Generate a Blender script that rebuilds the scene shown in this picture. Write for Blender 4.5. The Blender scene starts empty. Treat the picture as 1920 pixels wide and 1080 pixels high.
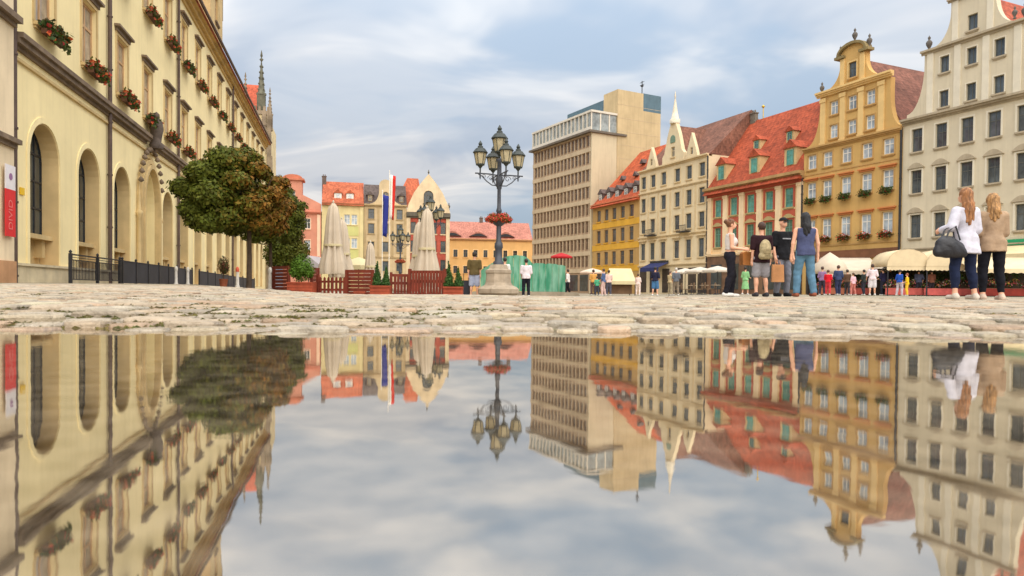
import bpy, math, random
import numpy as np
from mathutils import Vector, Matrix
from mathutils.geometry import tessellate_polygon
random.seed(7); np.random.seed(7)
R = math.radians
scene = bpy.context.scene
C = scene.collection

# ------------------------------------------------------------------ camera
F, HC = 1280.0, 0.12                      # focal length in photo pixels, eye height above the puddle
cam_d = bpy.data.cameras.new('camera'); cam = bpy.data.objects.new('camera', cam_d); C.objects.link(cam)
cam_d.sensor_width = 36.0; cam_d.lens = F/1920*36; cam_d.clip_start = 0.02; cam_d.clip_end = 3000
PITCH = 1.0
cam_d.shift_y = (5.3 + F*math.tan(R(PITCH)))/1920
cam.matrix_world = Matrix.Translation((0, 0, HC)) @ Matrix.Rotation(R(90-PITCH), 4, 'X') @ Matrix.Rotation(0.0095, 4, 'Z')
cam_d.dof.use_dof = True; cam_d.dof.focus_distance = 14.0; cam_d.dof.aperture_fstop = 5.6
scene.camera = cam

# ------------------------------------------------------------------ sky and sun
SUN_EL, SUN_AZ = 56.0, 162.0              # azimuth measured clockwise from +Y: behind the camera
world = bpy.data.worlds.new('World'); scene.world = world; world.use_nodes = True
nt = world.node_tree; nt.nodes.clear()
def wn(t, **k):
    n = nt.nodes.new(t)
    for a, b in k.items(): setattr(n, a, b)
    return n
def wl(a, b): nt.links.new(a, b)
w_out = wn('ShaderNodeOutputWorld'); w_bg = wn('ShaderNodeBackground')
w_sky = wn('ShaderNodeTexSky', sky_type='NISHITA', sun_disc=False)
w_sky.sun_elevation = R(SUN_EL); w_sky.sun_rotation = R(SUN_AZ); w_sky.air_density = 1.0; w_sky.dust_density = 1.5
w_tc = wn('ShaderNodeTexCoord'); w_sep = wn('ShaderNodeSeparateXYZ'); wl(w_tc.outputs['Generated'], w_sep.inputs[0])
def wmath(op, a, b=None, clamp=False):
    n = wn('ShaderNodeMath', operation=op); n.use_clamp = clamp
    for i, v in enumerate((a, b)):
        if v is None: continue
        if isinstance(v, (int, float)): n.inputs[i].default_value = v
        else: wl(v, n.inputs[i])
    return n.outputs[0]
zc = wmath('MAXIMUM', w_sep.outputs[2], 0.0)
den = wmath('ADD', zc, 0.13)              # a cloud deck seen in perspective
cx = wmath('DIVIDE', w_sep.outputs[0], den); cy = wmath('DIVIDE', w_sep.outputs[1], den)
w_cmb = wn('ShaderNodeCombineXYZ'); wl(cx, w_cmb.inputs[0]); wl(cy, w_cmb.inputs[1])
def wnoise(scale, detail, rough, loc=(0, 0, 0), dist=0.0, sc=(1, 1, 1)):
    m = wn('ShaderNodeMapping'); m.inputs['Location'].default_value = loc; m.inputs['Scale'].default_value = sc
    wl(w_cmb.outputs[0], m.inputs[0])
    n = wn('ShaderNodeTexNoise'); n.inputs['Scale'].default_value = scale; n.inputs['Detail'].default_value = detail
    n.inputs['Roughness'].default_value = rough; n.inputs['Distortion'].default_value = dist
    wl(m.outputs[0], n.inputs['Vector']); return n.outputs['Fac']
def wramp(fac, stops):
    r = wn('ShaderNodeValToRGB'); cr = r.color_ramp; cr.interpolation = 'EASE'
    while len(cr.elements) > 1: cr.elements.remove(cr.elements[0])
    for i, (p, c) in enumerate(stops):
        e = cr.elements[0] if i == 0 else cr.elements.new(p)
        e.position = p; e.color = (*c, 1)
    wl(fac, r.inputs[0]); return r.outputs[0]
def wmix(fac, a, b, typ='MIX'):
    n = wn('ShaderNodeMix', data_type='RGBA', blend_type=typ)
    for s, v in ((0, fac), (6, a), (7, b)):
        if isinstance(v, (int, float)): n.inputs[s].default_value = v
        elif isinstance(v, tuple): n.inputs[s].default_value = (*v, 1)
        else: wl(v, n.inputs[s])
    return n.outputs[2]
n_big = wnoise(0.62, 4, 0.48, (3.1, 1.7, 0), 0.35, (0.75, 1.0, 1))
n_det = wnoise(1.7, 4, 0.5, (7.7, 2.2, 0), 0.5, (0.8, 1.0, 1))
cov = wmath('ADD', wmath('MULTIPLY', n_big, 0.68), wmath('MULTIPLY', n_det, 0.32))
cover = wramp(cov, [(0.43, (0.08,)*3), (0.51, (0.58,)*3), (0.60, (1,)*3)])
shade = wramp(n_det, [(0.32, (5.2, 5.6, 6.4)), (0.48, (6.9, 7.1, 7.5)), (0.66, (9.3, 9.1, 8.9))])
blue = wmix(0.55, wmix(0.5, w_sky.outputs[0], (4.3, 5.5, 7.0)), (4.9, 6.1, 7.5))
w_col = wmix(cover, blue, shade)
w_grad = wmath('ADD', wmath('MULTIPLY', zc, 1.75), 0.80)       # overcast skies brighten towards the zenith
w_v = wn('ShaderNodeVectorMath', operation='SCALE'); wl(w_col, w_v.inputs[0]); wl(w_grad, w_v.inputs[3])
wl(w_v.outputs[0], w_bg.inputs[0]); w_bg.inputs[1].default_value = 0.063
wl(w_bg.outputs[0], w_out.inputs[0])
sun_d = bpy.data.lights.new('sun', 'SUN'); sun_d.energy = 3.3; sun_d.angle = R(105); sun_d.color = (1.0, 0.90, 0.76)
sun = bpy.data.objects.new('sun', sun_d); C.objects.link(sun)
_s = Vector((math.sin(R(SUN_AZ))*math.cos(R(SUN_EL)), math.cos(R(SUN_AZ))*math.cos(R(SUN_EL)), math.sin(R(SUN_EL))))
sun.rotation_euler = _s.to_track_quat('Z', 'Y').to_euler()
sun.location = _s*60
vs = scene.view_settings; vs.view_transform = 'Standard'; vs.look = 'None'; vs.gamma = 1.0; vs.exposure = 0.47
try: vs.use_curve_mapping = False
except Exception: pass
scene.cycles.max_bounces = 6; scene.cycles.glossy_bounces = 4; scene.cycles.transmission_bounces = 6; scene.cycles.transparent_max_bounces = 8
scene.cycles.use_denoising = True

# ------------------------------------------------------------------ materials
def lin(c): return tuple(((v/255)/12.92 if v/255 <= .04045 else ((v/255+.055)/1.055)**2.4) for v in c)
MATS = {}
def mat(name, rgb, rough=0.8, var=0.12, scale=1.2, streak=0.0, bump=0.0, bscale=25.0, spec=0.3, metal=0.0, tint=None, trans=0.0, coat=0.0):
    """plaster / paint / cloth: sRGB colour, blotches, vertical weather streaks, fine relief"""
    if name in MATS: return MATS[name]
    m = bpy.data.materials.new(name); m.use_nodes = True; MATS[name] = m
    t = m.node_tree; b = t.nodes['Principled BSDF']; N = t.nodes.new; L = t.links.new
    base = lin(rgb)
    b.inputs['Roughness'].default_value = rough; b.inputs['Metallic'].default_value = metal
    b.inputs['Specular IOR Level'].default_value = spec
    if coat: b.inputs['Coat Weight'].default_value = coat
    tc = N('ShaderNodeTexCoord')
    no = N('ShaderNodeTexNoise'); no.inputs['Scale'].default_value = scale; no.inputs['Detail'].default_value = 6; no.inputs['Roughness'].default_value = .62
    L(tc.outputs['Object'], no.inputs['Vector'])
    dark = tuple(v*(1-var*1.6) for v in base); light = tuple(min(1, v*(1+var*.9)) for v in base)
    r = N('ShaderNodeMapRange'); r.inputs['From Min'].default_value = .32; r.inputs['From Max'].default_value = .68; L(no.outputs['Fac'], r.inputs['Value'])
    mx = N('ShaderNodeMix'); mx.data_type = 'RGBA'; mx.inputs[6].default_value = (*dark, 1); mx.inputs[7].default_value = (*light, 1)
    L(r.outputs[0], mx.inputs[0]); col = mx.outputs[2]
    if streak:
        mp = N('ShaderNodeMapping'); mp.inputs['Scale'].default_value = (2.6, 2.6, .16); L(tc.outputs['Object'], mp.inputs[0])
        n2 = N('ShaderNodeTexNoise'); n2.inputs['Scale'].default_value = 1.5; n2.inputs['Detail'].default_value = 5; L(mp.outputs[0], n2.inputs['Vector'])
        r2 = N('ShaderNodeMapRange'); r2.inputs['From Min'].default_value = .5; r2.inputs['From Max'].default_value = .78; L(n2.outputs['Fac'], r2.inputs['Value'])
        m3 = N('ShaderNodeMath'); m3.operation = 'MULTIPLY'; m3.inputs[1].default_value = streak; L(r2.outputs[0], m3.inputs[0])
        m2 = N('ShaderNodeMix'); m2.data_type = 'RGBA'; m2.inputs[7].default_value = (base[0]*.45, base[1]*.42, base[2]*.36, 1)
        L(m3.outputs[0], m2.inputs[0]); L(col, m2.inputs[6]); col = m2.outputs[2]
    if tint:
        at = N('ShaderNodeAttribute'); at.attribute_name = tint
        m4 = N('ShaderNodeMix'); m4.data_type = 'RGBA'; m4.blend_type = 'MULTIPLY'; m4.inputs[0].default_value = 1
        L(col, m4.inputs[6]); L(at.outputs['Color'], m4.inputs[7]); col = m4.outputs[2]
    L(col, b.inputs['Base Color'])
    if bump:
        n3 = N('ShaderNodeTexNoise'); n3.inputs['Scale'].default_value = bscale; n3.inputs['Detail'].default_value = 4; L(tc.outputs['Object'], n3.inputs['Vector'])
        bp = N('ShaderNodeBump'); bp.inputs['Strength'].default_value = bump; bp.inputs['Distance'].default_value = .02; L(n3.outputs['Fac'], bp.inputs['Height']); L(bp.outputs[0], b.inputs['Normal'])
    if trans:
        tr = N('ShaderNodeBsdfTranslucent'); L(col, tr.inputs[0]); ms = N('ShaderNodeMixShader'); ms.inputs[0].default_value = trans
        L(b.outputs[0], ms.inputs[1]); L(tr.outputs[0], ms.inputs[2]); L(ms.outputs[0], t.nodes['Material Output'].inputs[0])
    return m
def roof_mat(name, rgb, var=.2, pitch=.30):
    """tiled roof: courses run along the eaves (local z), tiles vary one by one"""
    if name in MATS: return MATS[name]
    m = mat(name, rgb, .85, var, .5, streak=.35); t = m.node_tree; N = t.nodes.new; L = t.links.new; b = t.nodes['Principled BSDF']
    tc = N('ShaderNodeTexCoord'); mp = N('ShaderNodeMapping'); mp.inputs['Scale'].default_value = (1/.22, 1/.22, 1/pitch); L(tc.outputs['Object'], mp.inputs[0])
    vo = N('ShaderNodeTexVoronoi'); vo.inputs['Scale'].default_value = 1.0; vo.inputs['Randomness'].default_value = .35; L(mp.outputs[0], vo.inputs['Vector'])
    src = b.inputs['Base Color'].links[0].from_socket
    hs = N('ShaderNodeHueSaturation'); sp = N('ShaderNodeSeparateColor'); L(vo.outputs['Color'], sp.inputs[0])
    r = N('ShaderNodeMapRange'); r.inputs['To Min'].default_value = .72; r.inputs['To Max'].default_value = 1.22; L(sp.outputs[0], r.inputs['Value'])
    L(r.outputs[0], hs.inputs['Value']); L(src, hs.inputs['Color']); L(hs.outputs[0], b.inputs['Base Color'])
    bp = N('ShaderNodeBump'); bp.inputs['Strength'].default_value = .6; bp.inputs['Distance'].default_value = .05; L(vo.outputs['Distance'], bp.inputs['Height']); L(bp.outputs[0], b.inputs['Normal'])
    return m
def glass_mat(name, rgb, rough=.08, spec=.6):
    """window glass over a dim room: glossy, slightly uneven"""
    if name in MATS: return MATS[name]
    m = mat(name, rgb, rough, .35, .9, spec=spec); t = m.node_tree; N = t.nodes.new; L = t.links.new
    tc = N('ShaderNodeTexCoord'); n = N('ShaderNodeTexNoise'); n.inputs['Scale'].default_value = 1.3; L(tc.outputs['Object'], n.inputs['Vector'])
    oi = N('ShaderNodeObjectInfo'); ad = N('ShaderNodeVectorMath'); ad.operation = 'ADD'; L(tc.outputs['Object'], ad.inputs[0]); L(oi.outputs['Location'], ad.inputs[1])
    for nd in t.nodes:
        if nd.type == 'TEX_NOISE': L(ad.outputs[0], nd.inputs['Vector'])
    bp = N('ShaderNodeBump'); bp.inputs['Strength'].default_value = .12; bp.inputs['Distance'].default_value = .06; L(n.outputs['Fac'], bp.inputs['Height']); L(bp.outputs[0], t.nodes['Principled BSDF'].inputs['Normal'])
    return m

# ------------------------------------------------------------------ mesh builder
class MB:
    def __init__(s): s.v = []; s.f = []; s.m = []; s.sm = []
    def add(s, vs, fs, m=0, sm=False):
        o = len(s.v); s.v += [tuple(p) for p in vs]
        for f in fs: s.f.append(tuple(i+o for i in f)); s.m.append(m); s.sm.append(sm)
        return s
    def box(s, x0, x1, y0, y1, z0, z1, m=0):
        return s.add([(x0,y0,z0),(x1,y0,z0),(x1,y1,z0),(x0,y1,z0),(x0,y0,z1),(x1,y0,z1),(x1,y1,z1),(x0,y1,z1)],
                     [(0,3,2,1),(4,5,6,7),(0,1,5,4),(1,2,6,5),(2,3,7,6),(3,0,4,7)], m)
    def prism(s, poly, y0, y1, m=0, holes=(), back=True, hole_y=None):
        """outline in (x, z), extruded from y0 (front) to y1; holes are cut through the front, their reveals reach hole_y"""
        loops = [list(poly)] + [list(h) for h in holes]
        flat = [p for l in loops for p in l]
        tris = tessellate_polygon([[Vector((p[0], p[1], 0)) for p in l] for l in loops])
        def orient(t, up):
            a, b, c = (flat[i] for i in t)
            ar = (b[0]-a[0])*(c[1]-a[1])-(b[1]-a[1])*(c[0]-a[0])
            return t if (ar > 0) == up else (t[0], t[2], t[1])
        s.add([(p[0], y0, p[1]) for p in flat], [orient(t, True) for t in tris], m)
        if back and not holes: s.add([(p[0], y1, p[1]) for p in flat], [orient(t, False) for t in tris], m)
        for k, l in enumerate(loops):
            ar = sum(l[i][0]*l[(i+1) % len(l)][1]-l[(i+1) % len(l)][0]*l[i][1] for i in range(len(l)))
            if (ar > 0) != (k == 0): l = l[::-1]
            yy = y1 if k == 0 else (hole_y if hole_y is not None else y1)
            n = len(l); vs = [(p[0], y0, p[1]) for p in l] + [(p[0], yy, p[1]) for p in l]
            s.add(vs, [(i, i+n, (i+1) % n+n, (i+1) % n) for i in range(n)], m)
        return s
    def tube(s, pts, rad, n=8, m=0, cap=True):
        pts = [Vector(p) for p in pts]; rad = rad if isinstance(rad, (list, tuple)) else [rad]*len(pts)
        vs = []; ref = Vector((.31, .22, .93))
        for i, p in enumerate(pts):
            d = (pts[min(i+1, len(pts)-1)]-pts[max(i-1, 0)]).normalized()
            if abs(d.dot(ref)) > .97: ref = Vector((1, 0, 0))
            a = d.cross(ref).normalized(); b = d.cross(a)
            vs += [p+(a*math.cos(2*math.pi*k/n)+b*math.sin(2*math.pi*k/n))*rad[i] for k in range(n)]
        fs = [(i*n+k, i*n+(k+1) % n, (i+1)*n+(k+1) % n, (i+1)*n+k) for i in range(len(pts)-1) for k in range(n)]
        s.add(vs, fs, m, True)
        if cap: s.add(vs[:n], [tuple(range(n))], m); s.add(vs[-n:], [tuple(range(n))[::-1]], m)
        return s
    def lathe(s, prof, n=16, c=(0, 0, 0), m=0, sm=True, ph=0.0):
        vs = [(c[0]+r*math.cos(2*math.pi*k/n+ph), c[1]+r*math.sin(2*math.pi*k/n+ph), c[2]+z) for r, z in prof for k in range(n)]
        fs = [(i*n+k, i*n+(k+1) % n, (i+1)*n+(k+1) % n, (i+1)*n+k) for i in range(len(prof)-1) for k in range(n)]
        s.add(vs, fs, m, sm); s.add(vs[:n], [tuple(range(n))[::-1]], m); s.add(vs[-n:], [tuple(range(n))], m)
        return s
    def mesh(s, name, mats):
        me = bpy.data.meshes.new(name); me.from_pydata(s.v, [], s.f)
        for x in (mats if isinstance(mats, (list, tuple)) else [mats]): me.materials.append(x)
        me.polygons.foreach_set('material_index', s.m); me.polygons.foreach_set('use_smooth', s.sm); me.update(); return me
    def build(s, name, mats, parent=None, loc=(0, 0, 0), rz=0.0):
        return link(name, s.mesh(name, mats), parent, loc, rz)
def link(name, me, parent=None, loc=(0, 0, 0), rz=0.0):
    o = bpy.data.objects.new(name, me); C.objects.link(o); o.parent = parent; o.location = loc
    if rz: o.rotation_euler = (0, 0, rz)
    return o
def thing(name, label, cat, loc=(0, 0, 0), rz=0.0, group=None):
    return tag(link(name, None, None, loc, rz), label, cat, group)
def tag(o, label, cat=None, group=None, kind=None):
    o['label'] = label
    if cat: o['category'] = cat
    if group: o['group'] = group
    if kind: o['kind'] = kind
    return o
def copy_tree(o, parent=None):
    c = o.copy(); C.objects.link(c)
    if parent is not None: c.parent = parent
    for ch in list(o.children): copy_tree(ch, c)
    return c
ORD = 'first second third fourth fifth sixth seventh eighth ninth tenth eleventh twelfth thirteenth fourteenth fifteenth sixteenth seventeenth eighteenth'.split()

# ------------------------------------------------------------------ terrain
def S(a, b, x):
    t = np.clip((x-a)/(b-a), 0, 1); return t*t*(3-2*t)
def shore(x): return 1.90+.05*np.sin(2.1*x+.4)+.035*np.sin(5.3*x+1.1)+.018*np.sin(13*x)-.05*S(.3, 1.4, x)
def gz(x, y):
    x = np.asarray(x, float); y = np.asarray(y, float)
    u = x/np.maximum(y, 1.6); L = 1-S(-.50, -.20, u)
    near = .048*np.tanh((y-shore(x))/.55)
    near = np.where(y < 1.0, -.045, near)
    z = near + L*.0102*np.clip(y-2.2, 0, 20) - .19*S(9, 24, y)*(1-L)*(1-S(.12, .42, u))
    z = z + np.where(y > 2.2, .006*np.sin(1.7*x+.3*y)*S(2.2, 4, y), 0)
    far = S(3.0, 5.0, np.abs(x)-np.maximum(y, 0)*.8)      # beyond the frame the puddle's hollow ends
    return z + far*np.where(y < 3, .07*(1-S(0, 3, y)*.5), 0) + .07*S(-2.5, -4.5, y)
def G(x, y): return float(gz(x, y))
def P(px, D): return (px-960)/F*D                           # ground x of a photo column at depth D
# ------------------------------------------------------------------ ground, water, paving
def graded(a, b, n, p): return [a+(b-a)*(i/n)**p for i in range(n+1)]
xs = sorted(set([-v for v in graded(3.2, 400, 46, 2.6)] + list(np.arange(-3.2, 3.2001, .08)) + graded(3.2, 400, 46, 2.6)))
ys = sorted(set([-v for v in graded(0, 150, 30, 2.2)] + list(np.arange(.1, 4.0, .06)) + graded(4.0, 900, 95, 2.4)))
gx, gy = np.meshgrid(xs, ys); gzv = gz(gx, gy)-.012
nx = len(xs); gm = MB()
gm.v = list(zip(gx.ravel().tolist(), gy.ravel().tolist(), gzv.ravel().tolist()))
gm.f = [(j*nx+i, j*nx+i+1, (j+1)*nx+i+1, (j+1)*nx+i) for j in range(len(ys)-1) for i in range(nx-1)]
gm.m = [0]*len(gm.f); gm.sm = [True]*len(gm.f)
def ground_mat():
    m = mat('ground_setts', (160, 148, 131), .9, .16, .35); t = m.node_tree; N = t.nodes.new; L = t.links.new; b = t.nodes['Principled BSDF']
    tc = N('ShaderNodeTexCoord'); vo = N('ShaderNodeTexVoronoi'); vo.inputs['Scale'].default_value = 7.0; vo.feature = 'DISTANCE_TO_EDGE'; L(tc.outputs['Object'], vo.inputs['Vector'])
    vc = N('ShaderNodeTexVoronoi'); vc.inputs['Scale'].default_value = 7.0; L(tc.outputs['Object'], vc.inputs['Vector'])
    src = b.inputs['Base Color'].links[0].from_socket
    sp = N('ShaderNodeSeparateColor'); L(vc.outputs['Color'], sp.inputs[0]); r = N('ShaderNodeMapRange'); r.inputs['To Min'].default_value = .8; r.inputs['To Max'].default_value = 1.15; L(sp.outputs[0], r.inputs['Value'])
    hs = N('ShaderNodeHueSaturation'); L(src, hs.inputs['Color']); L(r.outputs[0], hs.inputs['Value'])
    # joints of sand, moss and grit between the setts
    no = N('ShaderNodeTexNoise'); no.inputs['Scale'].default_value = 2.2; no.inputs['Detail'].default_value = 4; L(tc.outputs['Object'], no.inputs['Vector'])
    mc = N('ShaderNodeValToRGB'); mc.color_ramp.elements[0].position = .45; mc.color_ramp.elements[0].color = (*lin((120, 105, 85)), 1)
    mc.color_ramp.elements[1].position = .6; mc.color_ramp.elements[1].color = (*lin((108, 116, 62)), 1); L(no.outputs['Fac'], mc.inputs[0])
    jr = N('ShaderNodeMapRange'); jr.inputs['From Min'].default_value = .03; jr.inputs['From Max'].default_value = .09; L(vo.outputs['Distance'], jr.inputs['Value'])
    mx = N('ShaderNodeMix'); mx.data_type = 'RGBA'; L(jr.outputs[0], mx.inputs[0]); L(mc.outputs[0], mx.inputs[6]); L(hs.outputs[0], mx.inputs[7]); L(mx.outputs[2], b.inputs['Base Color'])
    bp = N('ShaderNodeBump'); bp.inputs['Strength'].default_value = .5; bp.inputs['Distance'].default_value = .012; L(jr.outputs[0], bp.inputs['Height']); L(bp.outputs[0], b.inputs['Normal'])
    return m
ground = gm.build('ground', ground_mat()); tag(ground, 'worn stone paved market square', None, None, 'structure')

def water_mat():
    m = bpy.data.materials.new('puddle_water'); m.use_nodes = True; t = m.node_tree; t.nodes.clear(); N = t.nodes.new; L = t.links.new
    out = N('ShaderNodeOutputMaterial'); df = N('ShaderNodeBsdfDiffuse'); gl = N('ShaderNodeBsdfGlossy'); mix = N('ShaderNodeMixShader')
    tc = N('ShaderNodeTexCoord')
    silt = N('ShaderNodeTexNoise'); silt.inputs['Scale'].default_value = 24; silt.inputs['Detail'].default_value = 5; L(tc.outputs['Object'], silt.inputs['Vector'])
    sr = N('ShaderNodeValToRGB'); sr.color_ramp.elements[0].color = (*lin((64, 57, 48)), 1); sr.color_ramp.elements[1].color = (*lin((146, 132, 112)), 1)
    sr.color_ramp.elements[0].position = .35; sr.color_ramp.elements[1].position = .7; L(silt.outputs['Fac'], sr.inputs[0]); L(sr.outputs[0], df.inputs[0])
    lw = N('ShaderNodeLayerWeight'); lw.inputs['Blend'].default_value = .5
    mr = N('ShaderNodeMapRange'); mr.inputs['From Min'].default_value = .35; mr.inputs['From Max'].default_value = .97; mr.inputs['To Min'].default_value = .40; mr.inputs['To Max'].default_value = .88
    L(lw.outputs['Facing'], mr.inputs['Value']); L(mr.outputs[0], mix.inputs[0])
    gl.inputs['Color'].default_value = (.86, .83, .775, 1); gl.inputs['Roughness'].default_value = .022
    mp = N('ShaderNodeMapping'); mp.inputs['Scale'].default_value = (1, .8, 1); L(tc.outputs['Object'], mp.inputs[0])
    rp = N('ShaderNodeTexNoise'); rp.inputs['Scale'].default_value = 26; rp.inputs['Detail'].default_value = 3; L(mp.outputs[0], rp.inputs['Vector'])
    bp = N('ShaderNodeBump'); bp.inputs['Strength'].default_value = .028; bp.inputs['Distance'].default_value = .004; L(rp.outputs['Fac'], bp.inputs['Height'])
    L(bp.outputs[0], gl.inputs['Normal'])
    L(df.outputs[0], mix.inputs[1]); L(gl.outputs[0], mix.inputs[2]); L(mix.outputs[0], out.inputs[0]); return m
wm = MB(); wm.add([(-7, -4.2, 0), (7, -4.2, 0), (7, 3.0, 0), (-7, 3.0, 0)], [(0, 1, 2, 3)])
tag(wm.build('water', water_mat()), 'still shallow puddle mirroring the square', None, None, 'structure')

# setts: irregular blocks laid in wavering courses; the ones that show largest are objects, the rest one mass
sett_m = mat('sett_stone', (176, 161, 140), .7, .22, 13, bump=.9, bscale=38, tint='tint', spec=.35)
def wet(m):
    t = m.node_tree; N = t.nodes.new; L = t.links.new; g = N('ShaderNodeNewGeometry'); sp = N('ShaderNodeSeparateXYZ'); L(g.outputs['Position'], sp.inputs[0])
    r = N('ShaderNodeMapRange'); r.inputs['From Min'].default_value = .004; r.inputs['From Max'].default_value = .026; r.inputs['To Min'].default_value = .16; r.inputs['To Max'].default_value = .72; L(sp.outputs[2], r.inputs['Value']); L(r.outputs[0], t.nodes['Principled BSDF'].inputs['Roughness'])
wet(sett_m)                                   # stones at the waterline are wet and shine
def sett(x, y, lx, ly, full):
    z = G(x, y); zt = z+random.uniform(-.006, .006); tx, ty = random.uniform(-.03, .03), random.uniform(-.04, .04); a = random.uniform(-.12, .12)
    hx, hy = lx/2, ly/2
    if full:
        ch = min(hx, hy)*random.uniform(.28, .5); ring = [(-hx+ch, -hy), (hx-ch, -hy), (hx, -hy+ch), (hx, hy-ch), (hx-ch, hy), (-hx+ch, hy), (-hx, hy-ch), (-hx, -hy+ch)]
    else: ring = [(-hx, -hy), (hx, -hy), (hx, hy), (-hx, hy)]
    ring = [(p*random.uniform(.9, 1.06), q*random.uniform(.9, 1.06)) for p, q in ring]
    n = len(ring); vs = []
    for sc, dz in ((1, -.05), (1, -.007), (.93, -.0005)):
        for p, q in ring: vs.append((x+(p*math.cos(a)-q*math.sin(a))*sc, y+(p*math.sin(a)+q*math.cos(a))*sc, zt+dz+(p*tx+q*ty)*sc))
    vs.append((x, y, zt+.003))
    fs = [(k*n+i, k*n+(i+1) % n, (k+1)*n+(i+1) % n, (k+1)*n+i) for k in (0, 1) for i in range(n)]+[(2*n+i, 2*n+(i+1) % n, 3*n) for i in range(n)]
    g = random.uniform(.78, 1.08); w = random.uniform(-.05, .07); tint = (min(1, g*(1+w)), g, g*(1-w*1.1), 1)
    if random.random() < .12: tint = (g*1.0, g*.86, g*.78, 1)
    return vs, fs, tint
def tinted(name, parts, m, parent=None):
    b = MB(); cols = []
    for vs, fs, tt in parts: b.add(vs, fs, 0, False); cols += list(tt)*len(vs)
    me = b.mesh(name, m); at = me.color_attributes.new('tint', 'FLOAT_COLOR', 'POINT'); at.data.foreach_set('color', cols)
    return link(name, me, parent)
setts = []
y = 1.50
while y < 13.5:
    d = random.uniform(.11, .17) if y < 5 else random.uniform(.15, .22); xw = .8*y+.7; x = -xw+random.uniform(0, .1)
    while x < xw:
        lx = random.uniform(.11, .25)*(1 if y < 5 else 1.3)
        yy = y+.05*math.sin(x*1.3+y)+random.uniform(-.012, .012)
        if G(x+lx/2, yy) > -.022: setts.append((x+lx/2, yy, lx-random.uniform(.010, .026), d-random.uniform(.012, .03)))
        x += lx
    y += d
pave = link('cobble_paving', None); tag(pave, 'worn pinkish-grey cobbles along the puddle edge', None, None, 'structure')
vis = sorted([s for s in setts if abs(s[0]) < .76*s[1]+.05 and G(s[0], s[1]) > .0], key=lambda s: s[1])[:290]
chosen = set(vis)
for s in vis: tinted('cobblestone', [sett(*s, True)], sett_m, pave)
rest = tinted('cobblestones', [sett(*s, s[1] < 5.5) for s in setts if s not in chosen], sett_m, pave); rest['kind'] = 'stuff'
# moss and grass tufts rooted in the joints
tuft = []
for _ in range(900):
    yv = 1.95+abs(random.gauss(0, 1))*2.2; xv = random.uniform(-.78, .78)*yv
    if math.sin(xv*1.9+1.3*yv)+math.sin(yv*2.7-xv) < .25: continue
    zz = G(xv, yv)-.006; k = random.randint(6, 14); L_ = random.uniform(.05, .16)
    for _ in range(k):
        a = xv+random.gauss(0, L_*.5); b = yv+random.gauss(0, .012); hgt = random.uniform(.004, .008); an = random.uniform(0, 6.28); wv = random.uniform(.006, .016)
        g = random.uniform(.6, 1.15); cc = (g*random.uniform(.85, 1.35), g, g*.75, 1)
        tuft.append(([(a-wv*math.cos(an), b-wv*math.sin(an), zz), (a+wv*math.cos(an), b+wv*math.sin(an), zz), (a+random.gauss(0, .006), b+random.gauss(0, .006), zz+hgt)], [(0, 1, 2)], cc))
moss_m = mat('moss', (98, 98, 56), .9, .2, 8, tint='tint', trans=.25)
tag(tinted('moss', tuft, moss_m), 'green moss and grass growing in the cobble joints', 'moss', None, 'stuff')
# ------------------------------------------------------------------ houses: local x runs along the facade (picture left to right), -y faces the square
WCACHE = {}
def rect(s, z, w, h): return [(s-w/2, z), (s+w/2, z), (s+w/2, z+h), (s-w/2, z+h)]
def archpts(s, z, w, h, n=10, rise=None):
    r = w/2 if rise is None else rise
    return [(s-w/2, z), (s+w/2, z)]+[(s+w/2*math.cos(math.pi*k/n), z+h-r+r*math.sin(math.pi*k/n)) for k in range(n+1)]
def frame_mesh(w, h, bars, fw, m, arch):
    key = ('f', w, h, bars, fw, m.name, arch)
    if key not in WCACHE:
        b = MB()
        if arch:
            o = archpts(0, 0, w, h); i = [(x*(w-2*fw)/w, fw+(z)*(h-2*fw)/h) for x, z in o]; b.prism(o, 0, .06, 0, [i], hole_y=.06)
        else:
            b.prism(rect(0, 0, w, h), 0, .06, 0, [rect(0, fw, w-2*fw, h-2*fw)], hole_y=.06)
        nv, nh = bars
        for k in range(1, nv): x = -w/2+w*k/nv; b.box(x-fw*.4, x+fw*.4, .004, .055, fw, h-fw*(1.1 if not arch else 2))
        hs = [h*.64] if nh == 2 else [h*k/nh for k in range(1, nh)]
        for z in hs: b.box(-w/2+fw, w/2-fw, .002, .05, z-fw*.42, z+fw*.42)
        WCACHE[key] = b.mesh('window', m)
    return WCACHE[key]
def simple(key, fn, name, m):
    if key not in WCACHE:
        b = MB(); fn(b); WCACHE[key] = b.mesh(name, m)
    return WCACHE[key]
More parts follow.
